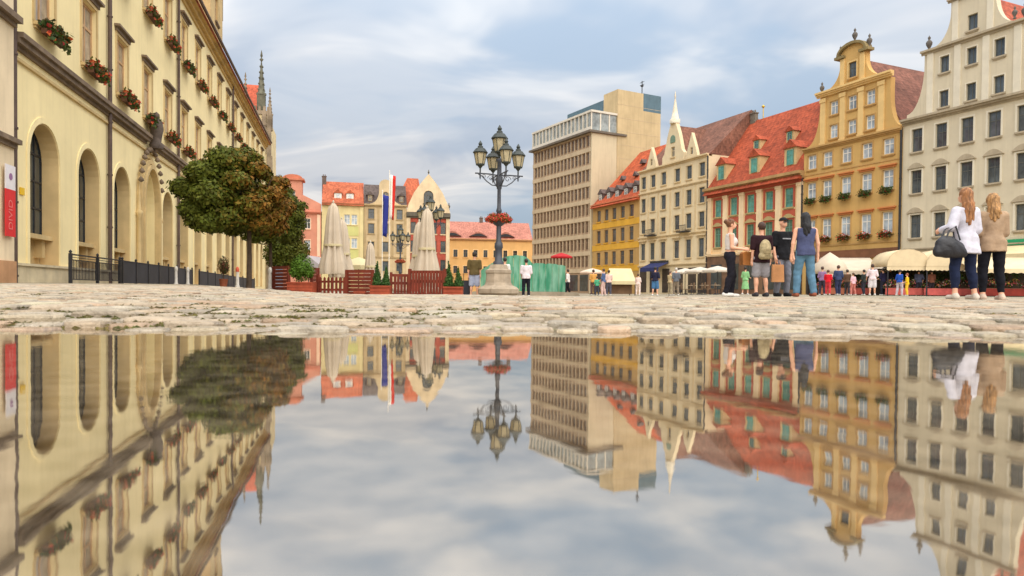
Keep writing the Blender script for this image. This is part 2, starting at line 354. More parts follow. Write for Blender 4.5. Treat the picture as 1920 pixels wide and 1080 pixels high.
class House:
    def __init__(s, name, label, x, y, ang, cat='house', z=0.0, group=None):
        s.o = thing(name, label, cat, (x, y, z), R(ang), group); s.holes = []; s.ang = ang
    def part(s, name, mats, parent=None):
        """collector: with h.part(...) as b -> builds on exit"""
        h = s
        class _P:
            def __enter__(q): q.b = MB(); return q.b
            def __exit__(q, *a):
                if a[0] is None: q.o = q.b.build(name, mats, parent or h.o)
        return _P()
    def box(s, name, m, *a, parent=None):
        b = MB(); b.box(*a); return b.build(name, m, parent or s.o)
    def win(s, x, z, w, h, fm, gm_, bars=(2, 2), fw=.07, rec=.16, arch=False, sill=None, sur=None, surw=.12, ped=None, pedm=None, hole=True, name='window', rise=None, head=None, y0=0.0):
        o = archpts(x, z, w, h) if arch else rect(x, z, w, h)
        if hole: s.holes.append(o)
        win = link(name, frame_mesh(w, h, bars, fw, fm, arch), s.o, (x, y0+rec, z))
        link('pane', simple(('p', w, h, gm_.name, arch), lambda b: b.prism(archpts(0, 0, w, h) if arch else rect(0, 0, w, h), .032, .09), 'pane', gm_), win)
        if sill: link('sill', simple(('s', w, sill.name, rec), lambda b: (b.box(-w/2-.12, w/2+.12, -.14-rec, -rec-.001, -.12, -.004), b.box(-w/2-.06, w/2+.06, -.08-rec, -rec-.001, -.20, -.121)), 'sill', sill), win)
        if sur:
            link('surround', simple(('u', w, h, sur.name, surw, rec, arch), lambda b: b.prism(archpts(0, 0.003, w+2*surw, h+surw) if arch else rect(0, .003, w+2*surw, h+surw), -rec-.045, -rec-.001, 0,
                 [archpts(0, .006, w, h) if arch else rect(0, .006, w, h-.003)], hole_y=-rec-.001), 'surround', sur), win)
        if head: link('lintel', simple(('h', w, h, head.name, rec), lambda b: (b.box(-w/2-.18, w/2+.18, -.10-rec, -rec-.002, h+.14, h+.30), b.box(-w/2-.30, w/2+.30, -.24-rec, -rec-.001, h+.301, h+.40)), 'lintel', head), win)
        if ped:
            def fp(b):
                pw, ph = w+.55, .42
                poly = [(-pw/2+pw*k/10, h+.16+ph*math.sin(math.pi*k/10)) for k in range(11)] if ped == 'arc' else [(-pw/2, h+.16), (pw/2, h+.16), (0, h+.16+ph)]
                if ped == 'arc': poly = poly[::-1]
                b.prism(poly, -rec-.14, -rec-.001)
            link('pediment', simple(('d', w, h, ped, pedm.name, rec), fp, 'pediment', pedm), win)
        return win
    def wall(s, outline, m, thick=.5, rec=.3, y0=0.0, name='wall', holes=None):
        b = MB(); b.prism(outline, y0, y0+thick, 0, s.holes if holes is None else holes, hole_y=y0+rec); s.holes = []
        return b.build(name, m, s.o)
    def gable_roof(s, m, x0, x1, y0, y1, ze, zr, along=True, over=.35, name='roof', xr=None, hip=0.0):
        """along: ridge parallel to the facade; else ridge runs back at xr"""
        b = MB()
        if along:
            yr = (y0+y1)/2; dz = over*(zr-ze)/(yr-y0)
            A = [(x0, y0-over, ze-dz), (x1, y0-over, ze-dz), (x1, y1+over, ze-dz), (x0, y1+over, ze-dz), (x0+hip, yr, zr), (x1-hip*0, yr, zr)]
            f = [(0, 1, 5, 4), (2, 3, 4, 5), (3, 0, 4), (1, 2, 5), (3, 2, 1, 0)]
        else:
            xr = (x0+x1)/2 if xr is None else xr; dz = .0
            A = [(x0, y0, ze), (x1, y0, ze), (x1, y1, ze), (x0, y1, ze), (xr, y0, zr), (xr, y1, zr)]
            f = [(0, 4, 5, 3), (1, 2, 5, 4), (0, 1, 4), (3, 5, 2), (0, 3, 2, 1)]
        b.add(A, f); return b.build(name, m, s.o)
    def body(s, m, x0, x1, y0, y1, z0, z1, name='side_wall'):
        b = MB(); b.box(x0, x1, y0, y1, z0, z1); return b.build(name, m, s.o)
    def band(s, name, m, x0, x1, z0, steps, y0=0.0):
        """moulded string course: list of (height, projection)"""
        b = MB(); z = z0
        for i, (hh, pr) in enumerate(steps): b.box(x0-.0015*i, x1+.0015*i, y0-pr, y0-.001, z, z+hh-.001); z += hh
        return b.build(name, m, s.o)
    def world(s, x, y, z):
        a = R(s.ang); l = s.o.location
        return (l.x+x*math.cos(a)-y*math.sin(a), l.y+x*math.sin(a)+y*math.cos(a), l.z+z)
    def urn(s, m, x, z, sc=1.0, y=.2, name='finial'):
        b = MB(); b.lathe([(r*sc, q*sc) for r, q in ((.16, 0), (.16, .08), (.07, .14), (.10, .25), (.22, .5), (.24, .68), (.16, .82), (.06, .9), (.10, 1.0), (.11, 1.1), (.03, 1.2), (.001, 1.3))], 10, (x, y, z))
        return b.build(name, m, s.o)
    def chimney(s, m, x, y, z0, z1, w=.7, d=.5, parent=None):
        b = MB(); b.box(x-w/2, x+w/2, y-d/2, y+d/2, z0, z1); b.box(x-w/2-.07, x+w/2+.07, y-d/2-.07, y+d/2+.07, z1+.001, z1+.13)
        for k in (-1, 1): b.lathe([(.09, 0), (.08, .3)], 8, (x+k*w*.22, y, z1+.13))
        return b.build('chimney', m, parent or s.o)
    def pipe(s, m, x, z0, z1, r=.07, y=-.13):
        b = MB(); b.tube([(x, y, z0), (x, y, z1)], r, 8)
        for z in np.arange(z0+.6, z1, 2.2): b.lathe([(r*1.35, 0), (r*1.35, .06)], 8, (x, y, float(z)))
        return b.build('downpipe', m, s.o)
FB = {}
def flower_box(house, x, z, w, label, group, col='red', y=-.30):
    """window box: wooden trough with trailing geraniums"""
    loc = house.world(x, y, z); key = (round(w, 2), col)
    if key not in FB:
        rnd = random.Random(len(FB)+3); t = MB(); t.box(-w/2, w/2, -.11, .11, 0, .17); lf = []
        for k in range(int(230*w)):
            px_, py_, pz_ = rnd.uniform(-w/2-.08, w/2+.08), rnd.gauss(-.05, .11), abs(rnd.gauss(.02, .14))*(1 if rnd.random() < .66 else -1.1)+.2
            if pz_ < .16 and py_ > -.10: py_ = -.13-rnd.random()*.08
            fl = rnd.random() < ({'red': .30, 'green': .04, 'dark': .16}[col]); c = (rnd.uniform(.45, .8), rnd.uniform(.03, .16), rnd.uniform(.02, .08), 1) if fl else (rnd.uniform(.04, .12), rnd.uniform(.06, .14), rnd.uniform(.01, .04), 1)
            q = rnd.uniform(.035, .075); a, e = rnd.uniform(0, 6.28), rnd.uniform(-1, 1); ux = Vector((math.cos(a), math.sin(a), e)).normalized()*q; vx = ux.cross(Vector((rnd.gauss(0, 1), rnd.gauss(0, 1), rnd.gauss(0, 1)))).normalized()*q
            p = Vector((px_, py_, pz_)); lf.append(([p-ux-vx, p+ux-vx, p+ux+vx, p-ux+vx], [(0, 1, 2, 3)], c))
        FB[key] = (t.mesh('trough', mat('trough_wood', (92, 62, 44), .8, .2, 4)), lf)
        o2 = tinted('flowers', lf, mat('petals', (255, 255, 255), .7, .1, 6, tint='tint', trans=.2)); FB[key] = (FB[key][0], o2.data); bpy.data.objects.remove(o2)
    o = thing('flower_box', label, 'flower box', loc, R(house.ang), group)
    link('trough', FB[key][0], o); link('flowers', FB[key][1], o)['kind'] = 'stuff'; return o
# ------------------------------------------------------------------ materials of the buildings
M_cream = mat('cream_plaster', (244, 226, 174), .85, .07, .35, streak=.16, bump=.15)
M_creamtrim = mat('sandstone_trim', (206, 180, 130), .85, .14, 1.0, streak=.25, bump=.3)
M_reveal = mat('shaded_tan_reveal', (218, 190, 138), .85, .1, .7, streak=.2)  # niche liner: tan with shade and warm bounce light put into the colour
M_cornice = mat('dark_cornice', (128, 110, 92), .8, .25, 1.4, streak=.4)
M_pipe = mat('downpipe_metal', (92, 74, 66), .55, .2, 3, spec=.4)
M_woodwin = mat('tan_window_wood', (196, 158, 116), .6, .15, 2)
M_dark = mat('dark_iron', (44, 44, 48), .5, .2, 4, spec=.4)
G_dark = glass_mat('dark_window_glass', (58, 66, 68))
G_room = glass_mat('curtained_glass', (168, 152, 132), .15, .4)
G_grey = glass_mat('grey_window_glass', (84, 92, 98), .06)
G_teal = glass_mat('teal_window_glass', (92, 158, 148), .1)
G_pale = glass_mat('pale_reflection_glass', (176, 190, 202), .1)  # bluish-white reflection put into the pane's base colour
G_brown = glass_mat('brown_window_glass', (112, 92, 76), .1)
M_white = mat('white_paint', (236, 232, 222), .6, .05, 2)
RA = math.degrees(math.atan2(-1, .4375)); LA = math.degrees(math.atan2(1, -.246))

# ------------------------------------------------------------------ long cream town hall on the left
h = House('town_hall', 'long cream town hall with tall ground-floor arches and two rows of tan windows', -15.4+.246*1.6, 22-1.6, LA, 'building')
bays = [2.47+4.07*k for k in range(16)]; LEN = 67.6
ground_arches = []
for k, s in enumerate(bays):
    if k == 3: continue
    w = 2.35; h.holes.append(archpts(s, .35, w, 5.15, 14)); ground_arches.append(s)
ps = bays[3]; h.holes.append(archpts(ps, -.2, 2.7, 6.2, 16, 1.9))
for k, s in enumerate(bays):
    for z, hh in ((8.62, 2.5), (13.9, 2.6)): h.holes.append(rect(s, z, 1.55, hh))
h.wall([(0, -.4), (LEN, -.4), (LEN, 17.6), (0, 17.6)], M_cream, .9, .62)
for s in ground_arches:
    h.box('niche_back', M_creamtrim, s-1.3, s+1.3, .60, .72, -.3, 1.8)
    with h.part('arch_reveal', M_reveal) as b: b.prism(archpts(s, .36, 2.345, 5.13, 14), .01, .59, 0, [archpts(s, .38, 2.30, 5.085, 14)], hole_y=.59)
for s in ground_arches:
    h.win(s, 1.86, 2.36, 3.64, M_dark, G_dark, (4, 4), .07, .52, arch=True, hole=False)
    with h.part('arch_sill', M_creamtrim) as b:
        b.box(s-1.17, s+1.17, .18, .60, 1.70, 1.855)
        for q in (-.8, .8): b.prism([(s+q-.12, 1.1), (s+q+.12, 1.1), (s+q+.12, 1.699), (s+q-.12, 1.699)], .34, .60)
    with h.part('arch_moulding', M_cream) as b: b.prism(archpts(s, .36, 2.75, 5.35, 14), -.035, -.001, 0, [archpts(s, .37, 2.37, 5.14, 14)], hole_y=-.001)
for k, s in enumerate(bays):
    for z, hh in ((8.62, 2.5), (13.9, 2.6)):
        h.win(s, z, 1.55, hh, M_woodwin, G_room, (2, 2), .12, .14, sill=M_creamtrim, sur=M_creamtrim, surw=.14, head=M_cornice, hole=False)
# portal: recessed pale doors, carved ogee surround and figure above
with h.part('door', mat('pale_door', (214, 196, 150), .6, .08, 2)) as b:
    b.box(ps-1.36, ps+1.36, .50, .60, -.3, 6.1)
    for q in (-.66, .66):
        for z0, z1 in ((.5, 1.7), (1.9, 3.0)): b.box(ps+q-.48, ps+q+.48, .465, .499, z0, z1)
h.box('name_plate', mat('plate_blue', (92, 88, 108), .5, .1, 3), ps-.75, ps+.75, .40, .464, 3.1, 3.32)
with h.part('portal_surround', M_creamtrim) as b:
    for wv, pr in ((3.9, .10), (3.45, .22), (3.05, .30)):
        b.prism(archpts(ps, -.1, wv, 6.2+(wv-2.7)*.62, 16, 1.9+(wv-2.7)*.6), -pr, -.002*wv, 0, [archpts(ps, -.09, wv-.34 if wv < 3.9 else wv-.44, 6.2+(wv-3.05)*.62, 16, 1.9+(wv-3.05)*.6)], hole_y=-.001)
    for q in (-1.9, 1.9): b.lathe([(.18, 0), (.18, .6), (.11, .7), (.11, 3.6), (.17, 3.72), (.17, 3.85), (.09, 3.95), (.07, 4.6), (.01, 5.2)], 8, (ps+q, -.12, -.1))
for q in (-1, 1):
    for k in range(7):
        a = .25+k*.2
        with h.part('crocket', M_cornice) as b: b.lathe([(.02, -.12), (.14, -.03), (.10, .08), (.01, .17)], 6, (ps+q*2.0*math.cos(a), -.22, 4.7+2.35*math.sin(a)))
with h.part('statue', mat('statue_stone', (96, 84, 76), .8, .25, 4)) as b:
    b.lathe([(.30, 0), (.34, .2), (.22, .35), (.25, .6), (.33, 1.0), (.28, 1.35), (.10, 1.45), (.15, 1.6), (.14, 1.75), (.02, 1.86)], 10, (ps, -.42, 7.15))
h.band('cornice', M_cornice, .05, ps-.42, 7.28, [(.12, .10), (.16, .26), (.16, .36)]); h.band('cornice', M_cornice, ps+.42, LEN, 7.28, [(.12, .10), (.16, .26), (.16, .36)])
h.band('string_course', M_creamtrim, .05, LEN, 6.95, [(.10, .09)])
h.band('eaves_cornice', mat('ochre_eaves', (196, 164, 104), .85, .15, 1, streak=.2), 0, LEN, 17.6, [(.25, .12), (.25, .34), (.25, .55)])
with h.part('gutter', M_pipe) as b: b.tube([(0, -.72, 18.42), (LEN, -.72, 18.42)], .11, 8)
h.gable_roof(roof_mat('town_hall_tiles', (150, 80, 60)), 0, LEN, -.5, 15, 18.36, 26.5, True, .2)
h.body(M_cream, .01, LEN-.01, .91, 15, -.4, 18.3)
h.band('plinth', mat('plinth_stone', (214, 198, 164), .9, .14, 1.2, streak=.3, bump=.3), 0, ps-2.2, -.4, [(1.15, .10), (.08, .16)])
for x in (-.02, bays[1]+2.035, bays[4]+2.035, bays[9]+2.035): h.pipe(M_pipe, x, -.2, 18.3, .085)
# tall gabled dormer above the eaves
d0, d1 = 29.6, 34.6
h.holes += [rect((d0+d1)/2, 20.0, 1.2, 2.0)]
h.wall([(d0, 18.3), (d1, 18.3), (d1, 23.6), (d1-.8, 24.6), (d1-.8, 25.6), ((d0+d1)/2, 28.2), (d0+.8, 25.6), (d0+.8, 24.6), (d0, 23.6)], M_creamtrim, .5, .3, -.3, 'dormer_wall')
h.win((d0+d1)/2, 20.0, 1.2, 2.0, M_woodwin, G_room, (2, 2), .1, .14, sill=M_cornice, hole=False, y0=-.3)
with h.part('dormer_roof', roof_mat('town_hall_tiles', (150, 80, 60))) as b: b.add([(d0+.1, .2, 23.4), (d1-.1, .2, 23.4), (d1-.1, 7, 23.4), (d0+.1, 7, 23.4), ((d0+d1)/2, .2, 27.6), ((d0+d1)/2, 7, 27.6)], [(0, 4, 5, 3), (1, 2, 5, 4), (0, 1, 4), (3, 5, 2)])
h.body(M_creamtrim, d0+.1, d1-.1, .21, 7, 18.4, 23.41, 'dormer_side')
with h.part('dormer_cornice', M_cornice) as b: b.box(d0-.15, d1+.15, -.5, -.301, 23.2, 23.5); b.box(d1+.001, d1+.25, -.3, .6, 21.2, 24.2)
town = h
for r_, (z, nm) in enumerate(((8.28, 'lower'), (13.56, 'upper'))):
    for k, s in enumerate(bays[:13]):
        flower_box(h, s, z, 1.5, 'geranium box, %s from the near end, on the %s window row of the town hall' % (ORD[k], nm), 'geranium boxes on the town hall', 'red' if (k+r_) % 3 else 'dark')
b = MB(); b.box(-.14, .14, -.03, 0, -.11, .11)
tag(b.build('wall_sign', mat('sign_yellow', (232, 188, 40), .5, .06, 5), None, h.world(.75, -.012, 3.05), R(LA)), 'small square yellow sign on the cream wall beside the corner downpipe', 'sign')

# corner house with the red banner at the far left edge
h = House('corner_house', 'cream corner house with dark cornices left of the corner downpipe', -15.4+.246*8.0+.25, 22-8.0, LA, 'building')
h.holes += [rect(2.0, 8.2, 1.4, 2.6)]
h.wall([(0, -.4), (6.35, -.4), (6.35, 19), (0, 19)], mat('corner_plaster', (232, 212, 178), .85, .1, .6, streak=.25), .5, .3)
h.win(2.0, 8.2, 1.4, 2.6, M_woodwin, G_room, (2, 2), .1, .14, sill=M_creamtrim, sur=M_creamtrim, hole=False)
h.body(mat('corner_plaster', (232, 212, 178)), .01, 6.34, .51, 9, -.4, 18.9)
h.band('cornice', M_cornice, 0, 6.35, 8.9-1.2, [(.12, .1), (.18, .25)]); h.band('shop_cornice', M_cornice, 0, 6.35, 4.15, [(.12, .1), (.14, .22)])
h.band('plinth', mat('plinth_red', (196, 150, 110), .85, .15, 1.2, streak=.3), 0, 6.35, -.4, [(1.25, .06)])
h.gable_roof(roof_mat('town_hall_tiles', (150, 80, 60)), 0, 6.35, 0, 9, 19, 24)
ban = thing('banner', 'tall red and white banner with vertical white lettering on the corner house', 'banner', h.world(5.86, -.10, 1.55), R(LA))
b = MB(); b.box(-.30, .30, -.012, .012, 0, 1.35); b.build('red_cloth', mat('banner_red', (214, 52, 52), .7, .08, 3), ban)
b = MB(); b.box(-.30, .30, -.012, .012, 1.352, 2.05); b.build('white_cloth', mat('banner_white', (226, 220, 222), .7, .06, 3), ban)
b = MB(); b.lathe([(.10, 0), (.10, .012)], 14, (0, 0, 0)); e = b.build('emblem', mat('banner_violet', (150, 110, 150), .7, .1, 5), ban, (0, -.013, 1.72)); e.rotation_euler = (R(90), 0, 0)
cu = bpy.data.curves.new('lettering', 'FONT'); cu.body = 'DIVID'; cu.size = .34; cu.extrude = .003; cu.align_x = 'CENTER'; cu.align_y = 'CENTER'; 
tmp = bpy.data.objects.new('lettering', cu); C.objects.link(tmp); bpy.context.view_layer.update(); lm = bpy.data.meshes.new_from_object(tmp.evaluated_get(bpy.context.evaluated_depsgraph_get())); bpy.data.objects.remove(tmp)
lm.materials.clear(); lm.materials.append(mat('letter_pink', (228, 118, 112), .7, .1, 5)); tx = link('lettering', lm, ban, (0, -.017, .62)); tx.rotation_euler = (R(90), R(-90), 0)

# gothic gable with pinnacles behind the far end of the town hall
h = House('gothic_hall', 'brick-roofed gothic hall end with dark stone pinnacles behind the cream town hall', -36.4, 91.5, 14, 'building')
M_goth = mat('gothic_stone', (150, 134, 112), .9, .3, .6, streak=.45, bump=.3); M_gothl = mat('gothic_plaster', (224, 206, 162), .88, .12, .6, streak=.3)
for z in (15, 19.5): h.holes.append(rect(2.2, z, .9, 2.2))
h.wall([(0, -.4), (3.4, -.4), (3.4, 23.5), (0, 23.5)], M_gothl, .5, .3)
for z in (15, 19.5): h.win(2.2, z, .9, 2.2, M_goth, G_dark, (2, 2), .1, .14, sill=M_goth, hole=False)
h.body(M_gothl, -3.5, 3.38, .51, 12, -.4, 23.4)
with h.part('buttress', M_goth) as b:
    for z0, z1, e in ((-.4, 12, .75), (12.001, 18, .55), (18.001, 24.5, .4)): b.box(3.4-.1, 3.4+e, -.25, .6, z0, z1)
def pinn(h, x, y, z, sc, hh, m, nm='pinnacle'):
    b = MB(); b.box(x-.5*sc, x+.5*sc, y-.5*sc, y+.5*sc, z-3*sc, z); b.lathe([(.62*sc, 0), (.62*sc, .25*sc), (.42*sc, .4*sc), (.06*sc, hh)], 6, (x, y, z))
    for k in range(5):
        q = .15+k*.17; rr = .42*sc*(1-q)+.12*sc
        for a in range(4): b.lathe([(.02, -.1*sc), (.13*sc, 0), (.02, .16*sc)], 5, (x+rr*math.cos(a*1.57+.78), y+rr*math.sin(a*1.57+.78), z+q*hh))
    b.lathe([(.05*sc, 0), (.26*sc, .3*sc), (.05*sc, .5*sc), (.16*sc, .75*sc), (.02, 1.5*sc)], 6, (x, y, z+hh-.1)); return b.build(nm, m, h.o)
pinn(h, 2.5, .6, 26.2, 1.05, 4.6, mat('gothic_dark', (106, 104, 88), .9, .3, 1.5, streak=.4)); pinn(h, 0.5, .4, 25.0, .8, 3.0, M_goth); pinn(h, -1.4, .4, 24.6, .7, 2.6, M_goth); pinn(h, 3.6, .6, 23.6, .7, 2.8, M_goth)
with h.part('stone_facing', M_goth) as b:
    for k in range(4): b.box(-.2+k*.95, .35+k*.95, -.14, -.002, 16.5+k*.6, 23.49)
    b.box(-.3, 3.45, -.2, -.141, 22.0, 22.4)
with h.part('parapet', M_goth) as b:
    b.box(-.4, 3.5, -.15, .4, 23.5, 24.0)
    for k in range(6): b.box(-.3+k*.62, .02+k*.62, -.1, .3, 24.0, 24.6)
h.gable_roof(roof_mat('gothic_tiles', (176, 84, 58)), -3.5, 2.0, 1.2, 12, 23.4, 29.2, True, .1)

# ------------------------------------------------------------------ white gabled house, right edge
h = House('white_house', 'tall off-white house with stepped scroll gable and eyebrow window heads', 31.2, 55.0, RA)
M_w = mat('offwhite_plaster', (212, 200, 174), .86, .07, .4, streak=.2, bump=.12); M_wt = mat('offwhite_trim', (224, 215, 194), .85, .07, .8, streak=.12); M_wc = mat('grey_cornice', (176, 162, 138), .85, .15, 1, streak=.3)
cols = [1.25, 3.2, 5.15, 7.05, 9.0]; W = 10.7
wins = []
for s in cols:
    for z in (4.6, 8.1, 11.35): wins.append((s, z, .9, 1.8, z < 11))
for s in cols:
    for z in (4.6, 8.1, 11.35): h.holes.append(rect(s, z, .9, 1.8))
h.wall([(0, -.4), (W, -.4), (W, 13.6), (0, 13.6)], M_w, .5, .3)
for s, z, w, hh, p in wins: h.win(s, z, w, hh, mat('grey_window_wood', (96, 98, 94), .6, .1, 2), G_grey, (2, 2), .06, .16, sill=M_wc, sur=M_wt, surw=.13, ped='arc' if p else None, pedm=M_wc, hole=False)
h.band('cornice', M_wc, 0, W, 13.6, [(.14, .10), (.14, .28), (.16, .42)]); h.band('string_course', M_wc, 0, W, 3.55, [(.12, .08), (.1, .16)])
def scroll(x0, z0, x1, z1, n=9, k=1.0):
    """concave scroll from (x0,z0) out low to (x1,z1) up inside"""
    return [(x0+(x1-x0)*math.sin(math.pi/2*i/n)**k, z0+(z1-z0)*(1-math.cos(math.pi/2*i/n))) for i in range(n+1)]
c0 = 5.37
for s in (3.35, c0, 7.3):
    for z in (14.35, 16.95): h.holes.append(rect(s, z, .72, 1.25))
poly = [(.35, 14.05), (2*c0-.35, 14.05)]+[(2*c0-p, q) for p, q in scroll(.35, 14.4, 1.75, 18.0)]+[(2*c0-1.75, 18.7), (1.75, 18.7)]+scroll(.35, 14.4, 1.75, 18.0)[::-1]
h.wall(poly, M_w, .5, .3, 0, 'gable')
for s in (3.35, c0, 7.3):
    for z in (14.35, 16.95): h.win(s, z, .72, 1.25, mat('grey_window_wood', (96, 98, 94)), G_grey, (2, 1), .06, .16, sill=M_wc, sur=M_wt, surw=.08, hole=False)
for x in (2.25, 4.35, 6.4, 8.5): h.box('pilaster', M_wt, x-.24, x+.24, -.09, -.001, 14.06, 18.69)
h.band('gable_cornice', M_wc, 1.55, 2*c0-1.55, 18.7, [(.16, .12), (.16, .3)])
h.holes.append(rect(c0, 19.45, .72, 1.15))
poly = [(c0-3.0, 19.03), (c0+3.0, 19.03)]+[(c0+3.0-1.4*math.sin(math.pi/2*i/9), 19.1+2.3*(1-math.cos(math.pi/2*i/9))) for i in range(10)]+[(c0+1.6, 22.1), (c0+1.1, 22.4), (c0, 23.3), (c0-1.1, 22.4), (c0-1.6, 22.1)]+[(c0-3.0+1.4*math.sin(math.pi/2*i/9), 19.1+2.3*(1-math.cos(math.pi/2*i/9))) for i in range(9, -1, -1)]
h.wall(poly, M_w, .5, .3, 0, 'upper_gable')
h.win(c0, 19.45, .72, 1.15, mat('grey_window_wood', (96, 98, 94)), G_grey, (2, 1), .06, .16, sill=M_wc, hole=False)
for x in (c0-1.25, c0+1.25): h.box('pilaster', M_wt, x-.22, x+.22, -.08, -.001, 19.04, 21.99)
h.band('top_cornice', M_wc, c0-1.8, c0+1.8, 22.0, [(.12, .12), (.12, .26)])
M_urn = mat('urn_stone', (104, 98, 92), .8, .2, 4)
h.urn(M_urn, 1.95, 19.02, .95); h.urn(M_urn, 2*c0-1.95, 19.02, .95); h.urn(M_urn, c0+2.75, 19.3, .7)
h.body(M_w, .01, W-.01, .51, 13, -.4, 14.0)
h.gable_roof(roof_mat('orange_tiles', (172, 86, 62)), .2, W-.2, .5, 14, 14.0, 22.2, False)
h.chimney(mat('brick_chimney', (170, 96, 70), .9, .2, 3), 8.2, 5, 17, 21.5)
for x in (.5, 3.2, 5.9, 8.5): h.box('shop_window', mat('shop_dark', (70, 60, 52), .5, .25, 1.2), x, x+1.9, -.06, -.002, .1, 3.1)
h.pipe(M_dark, .02, 0, 13.5, .07)
aw = thing('shop_awning', 'green and cream striped awning over the white house shopfront', 'awning', h.world(8.35, -.05, 3.05), R(RA))
b = MB(); b.prism([(-1.75, .55), (3.0, .55), (3.0, .95), (-1.75, .95)], -.08, -.02); b.build('fascia', mat('fascia_green', (46, 150, 102), .5, .08, 2), aw)
b = MB(); b.add([(-1.75, -.08, .5), (3.0, -.08, .5), (3.0, -2.0, -.15), (-1.75, -2.0, -.15), (-1.75, -.08, .46), (3.0, -.08, .46), (3.0, -2.0, -.19), (-1.75, -2.0, -.19)], [(3, 2, 1, 0), (4, 5, 6, 7), (0, 1, 5, 4), (2, 3, 7, 6), (1, 2, 6, 5), (3, 0, 4, 7)]); b.box(-1.75, 3.0, -2.03, -2.001, -.42, -.15); b.build('canopy', mat('canvas_cream', (224, 204, 160), .85, .08, 1.5), aw)

# ------------------------------------------------------------------ ochre gabled house
h = House('ochre_house', 'ochre-yellow house with pilastered scroll gable, urns and flower boxes', 27.2, 64.1, RA)
M_o = mat('ochre_plaster', (206, 168, 104), .86, .09, .4, streak=.2, bump=.12); M_ot = mat('ochre_trim', (226, 192, 130), .85, .08, .8, streak=.15); M_oc = mat('ochre_cornice', (192, 154, 98), .85, .12, 1, streak=.2)
W = 10.0; cols = [.95, 2.7, 4.7, 6.75, 8.75]; rows = ((5.15, 1.75), (8.75, 1.6), (11.6, 1.3))
for s in cols:
    for z, hh in rows: h.holes.append(rect(s, z, 1.0, hh))
h.wall([(0, -.4), (W, -.4), (W, 13.2), (0, 13.2)], M_o, .5, .3)
M_orange = mat('terracotta_trim', (206, 132, 80), .85, .12, 1)
for s in cols:
    for z, hh in rows: h.win(s, z, 1.0, hh, M_white, G_pale, (2, 2), .085, .12, sill=M_oc, sur=M_oc, surw=.10, head=M_orange if z < 11 else None, hole=False)
h.band('cornice', M_oc, 0, W, 13.2, [(.12, .10), (.12, .24), (.14, .36)]); h.band('string_course', M_oc, 0, W, 4.4, [(.14, .08)]); h.band('string_course', M_oc, 0, W, 11.05, [(.10, .05)])
cg = 5.3
for s in (3.3, 5.2, 7.0):
    for z in (14.0, 16.1): h.holes.append(rect(s, z, .85, 1.2))
L1 = scroll(.3, 13.7, 1.75, 17.2); poly = [(.3, 13.59), (W-.02, 13.59)]+[(W+.28-p, q) for p, q in scroll(.3, 13.7, 1.45, 16.4)]+[(W-1.17, 17.9), (1.75, 17.9)]+L1[::-1]
h.wall(poly, M_o, .5, .3, 0, 'gable')
for s in (3.3, 5.2, 7.0):
    for z in (14.0, 16.1): h.win(s, z, .85, 1.2, M_white, G_pale, (2, 2), .075, .12, sill=M_oc, sur=M_oc, surw=.07, hole=False)
for x in (2.15, 4.25, 6.1, 8.05):
    with h.part('pilaster', M_ot) as b: b.box(x-.26, x+.26, -.13, -.001, 13.6, 17.6); b.box(x-.34, x+.34, -.19, -.131, 17.4, 17.75); b.box(x-.33, x+.33, -.18, -.131, 13.6, 13.8)
h.band('gable_cornice', M_ot, 1.5, W-.9, 17.9, [(.14, .2), (.14, .34), (.16, .46)])
h.holes.append(rect(5.15, 18.85, .8, 1.35)); t0 = 5.15
poly = [(t0-2.9, 18.35), (t0+2.9, 18.35)]+[(t0+2.9-1.6*math.sin(math.pi/2*i/9), 18.4+1.8*(1-math.cos(math.pi/2*i/9))) for i in range(10)]+[(t0+1.3, 20.9)]+[(t0+1.3*math.cos(math.pi*i/8), 20.9+.8*math.sin(math.pi*i/8)) for i in range(1, 8)]+[(t0-1.3, 20.9)]+[(t0-2.9+1.6*math.sin(math.pi/2*i/9), 18.4+1.8*(1-math.cos(math.pi/2*i/9))) for i in range(9, -1, -1)]
h.wall(poly, M_o, .5, .3, 0, 'upper_gable'); h.win(t0, 18.85, .8, 1.35, mat('grey_window_wood', (96, 98, 94)), G_grey, (2, 2), .07, .12, sill=M_oc, sur=M_ot, hole=False)
for x in (t0-1.0, t0+1.0): h.box('pilaster', M_ot, x-.22, x+.22, -.12, -.001, 18.36, 20.7)
M_oc2 = mat('weathered_cornice', (138, 122, 84), .9, .2, 1.5, streak=.3)
with h.part('top_cornice', M_oc2) as b:
    b.box(t0-1.7, t0-.75, -.3, .5, 20.75, 20.98); b.box(t0+.75, t0+1.7, -.3, .5, 20.75, 20.98)
    n = 10; o = [(t0+1.5*math.cos(math.pi*i/n), 20.99+.95*math.sin(math.pi*i/n)) for i in range(n+1)]; q = [(t0+1.3*math.cos(math.pi*i/n), 20.99+.72*math.sin(math.pi*i/n)) for i in range(n+1)][::-1]; b.prism(o+q, -.3, .5)
h.urn(M_urn, t0, 21.95, .95); h.urn(M_urn, t0+1.45, 20.98, .95); h.urn(M_urn, t0-1.45, 20.98, .85); h.urn(M_urn, 1.75, 18.35, .85)
h.body(M_o, .01, W-.01, .51, 13, -.4, 13.5); h.gable_roof(roof_mat('brown_tiles', (128, 86, 72)), .2, W, .5, 14.5, 13.5, 20.6, False)
h.band('shop_fascia', mat('fascia_brown', (126, 84, 60), .7, .2, 1), .1, W-.1, 3.2, [(.75, .12)])
for x in (.5, 2.9, 5.3, 7.6): h.box('shop_window', mat('shop_dark', (70, 60, 52)), x, x+1.9, -.06, -.002, .1, 3.1)
h.pipe(M_dark, W-.08, 0, 13.3, .07)
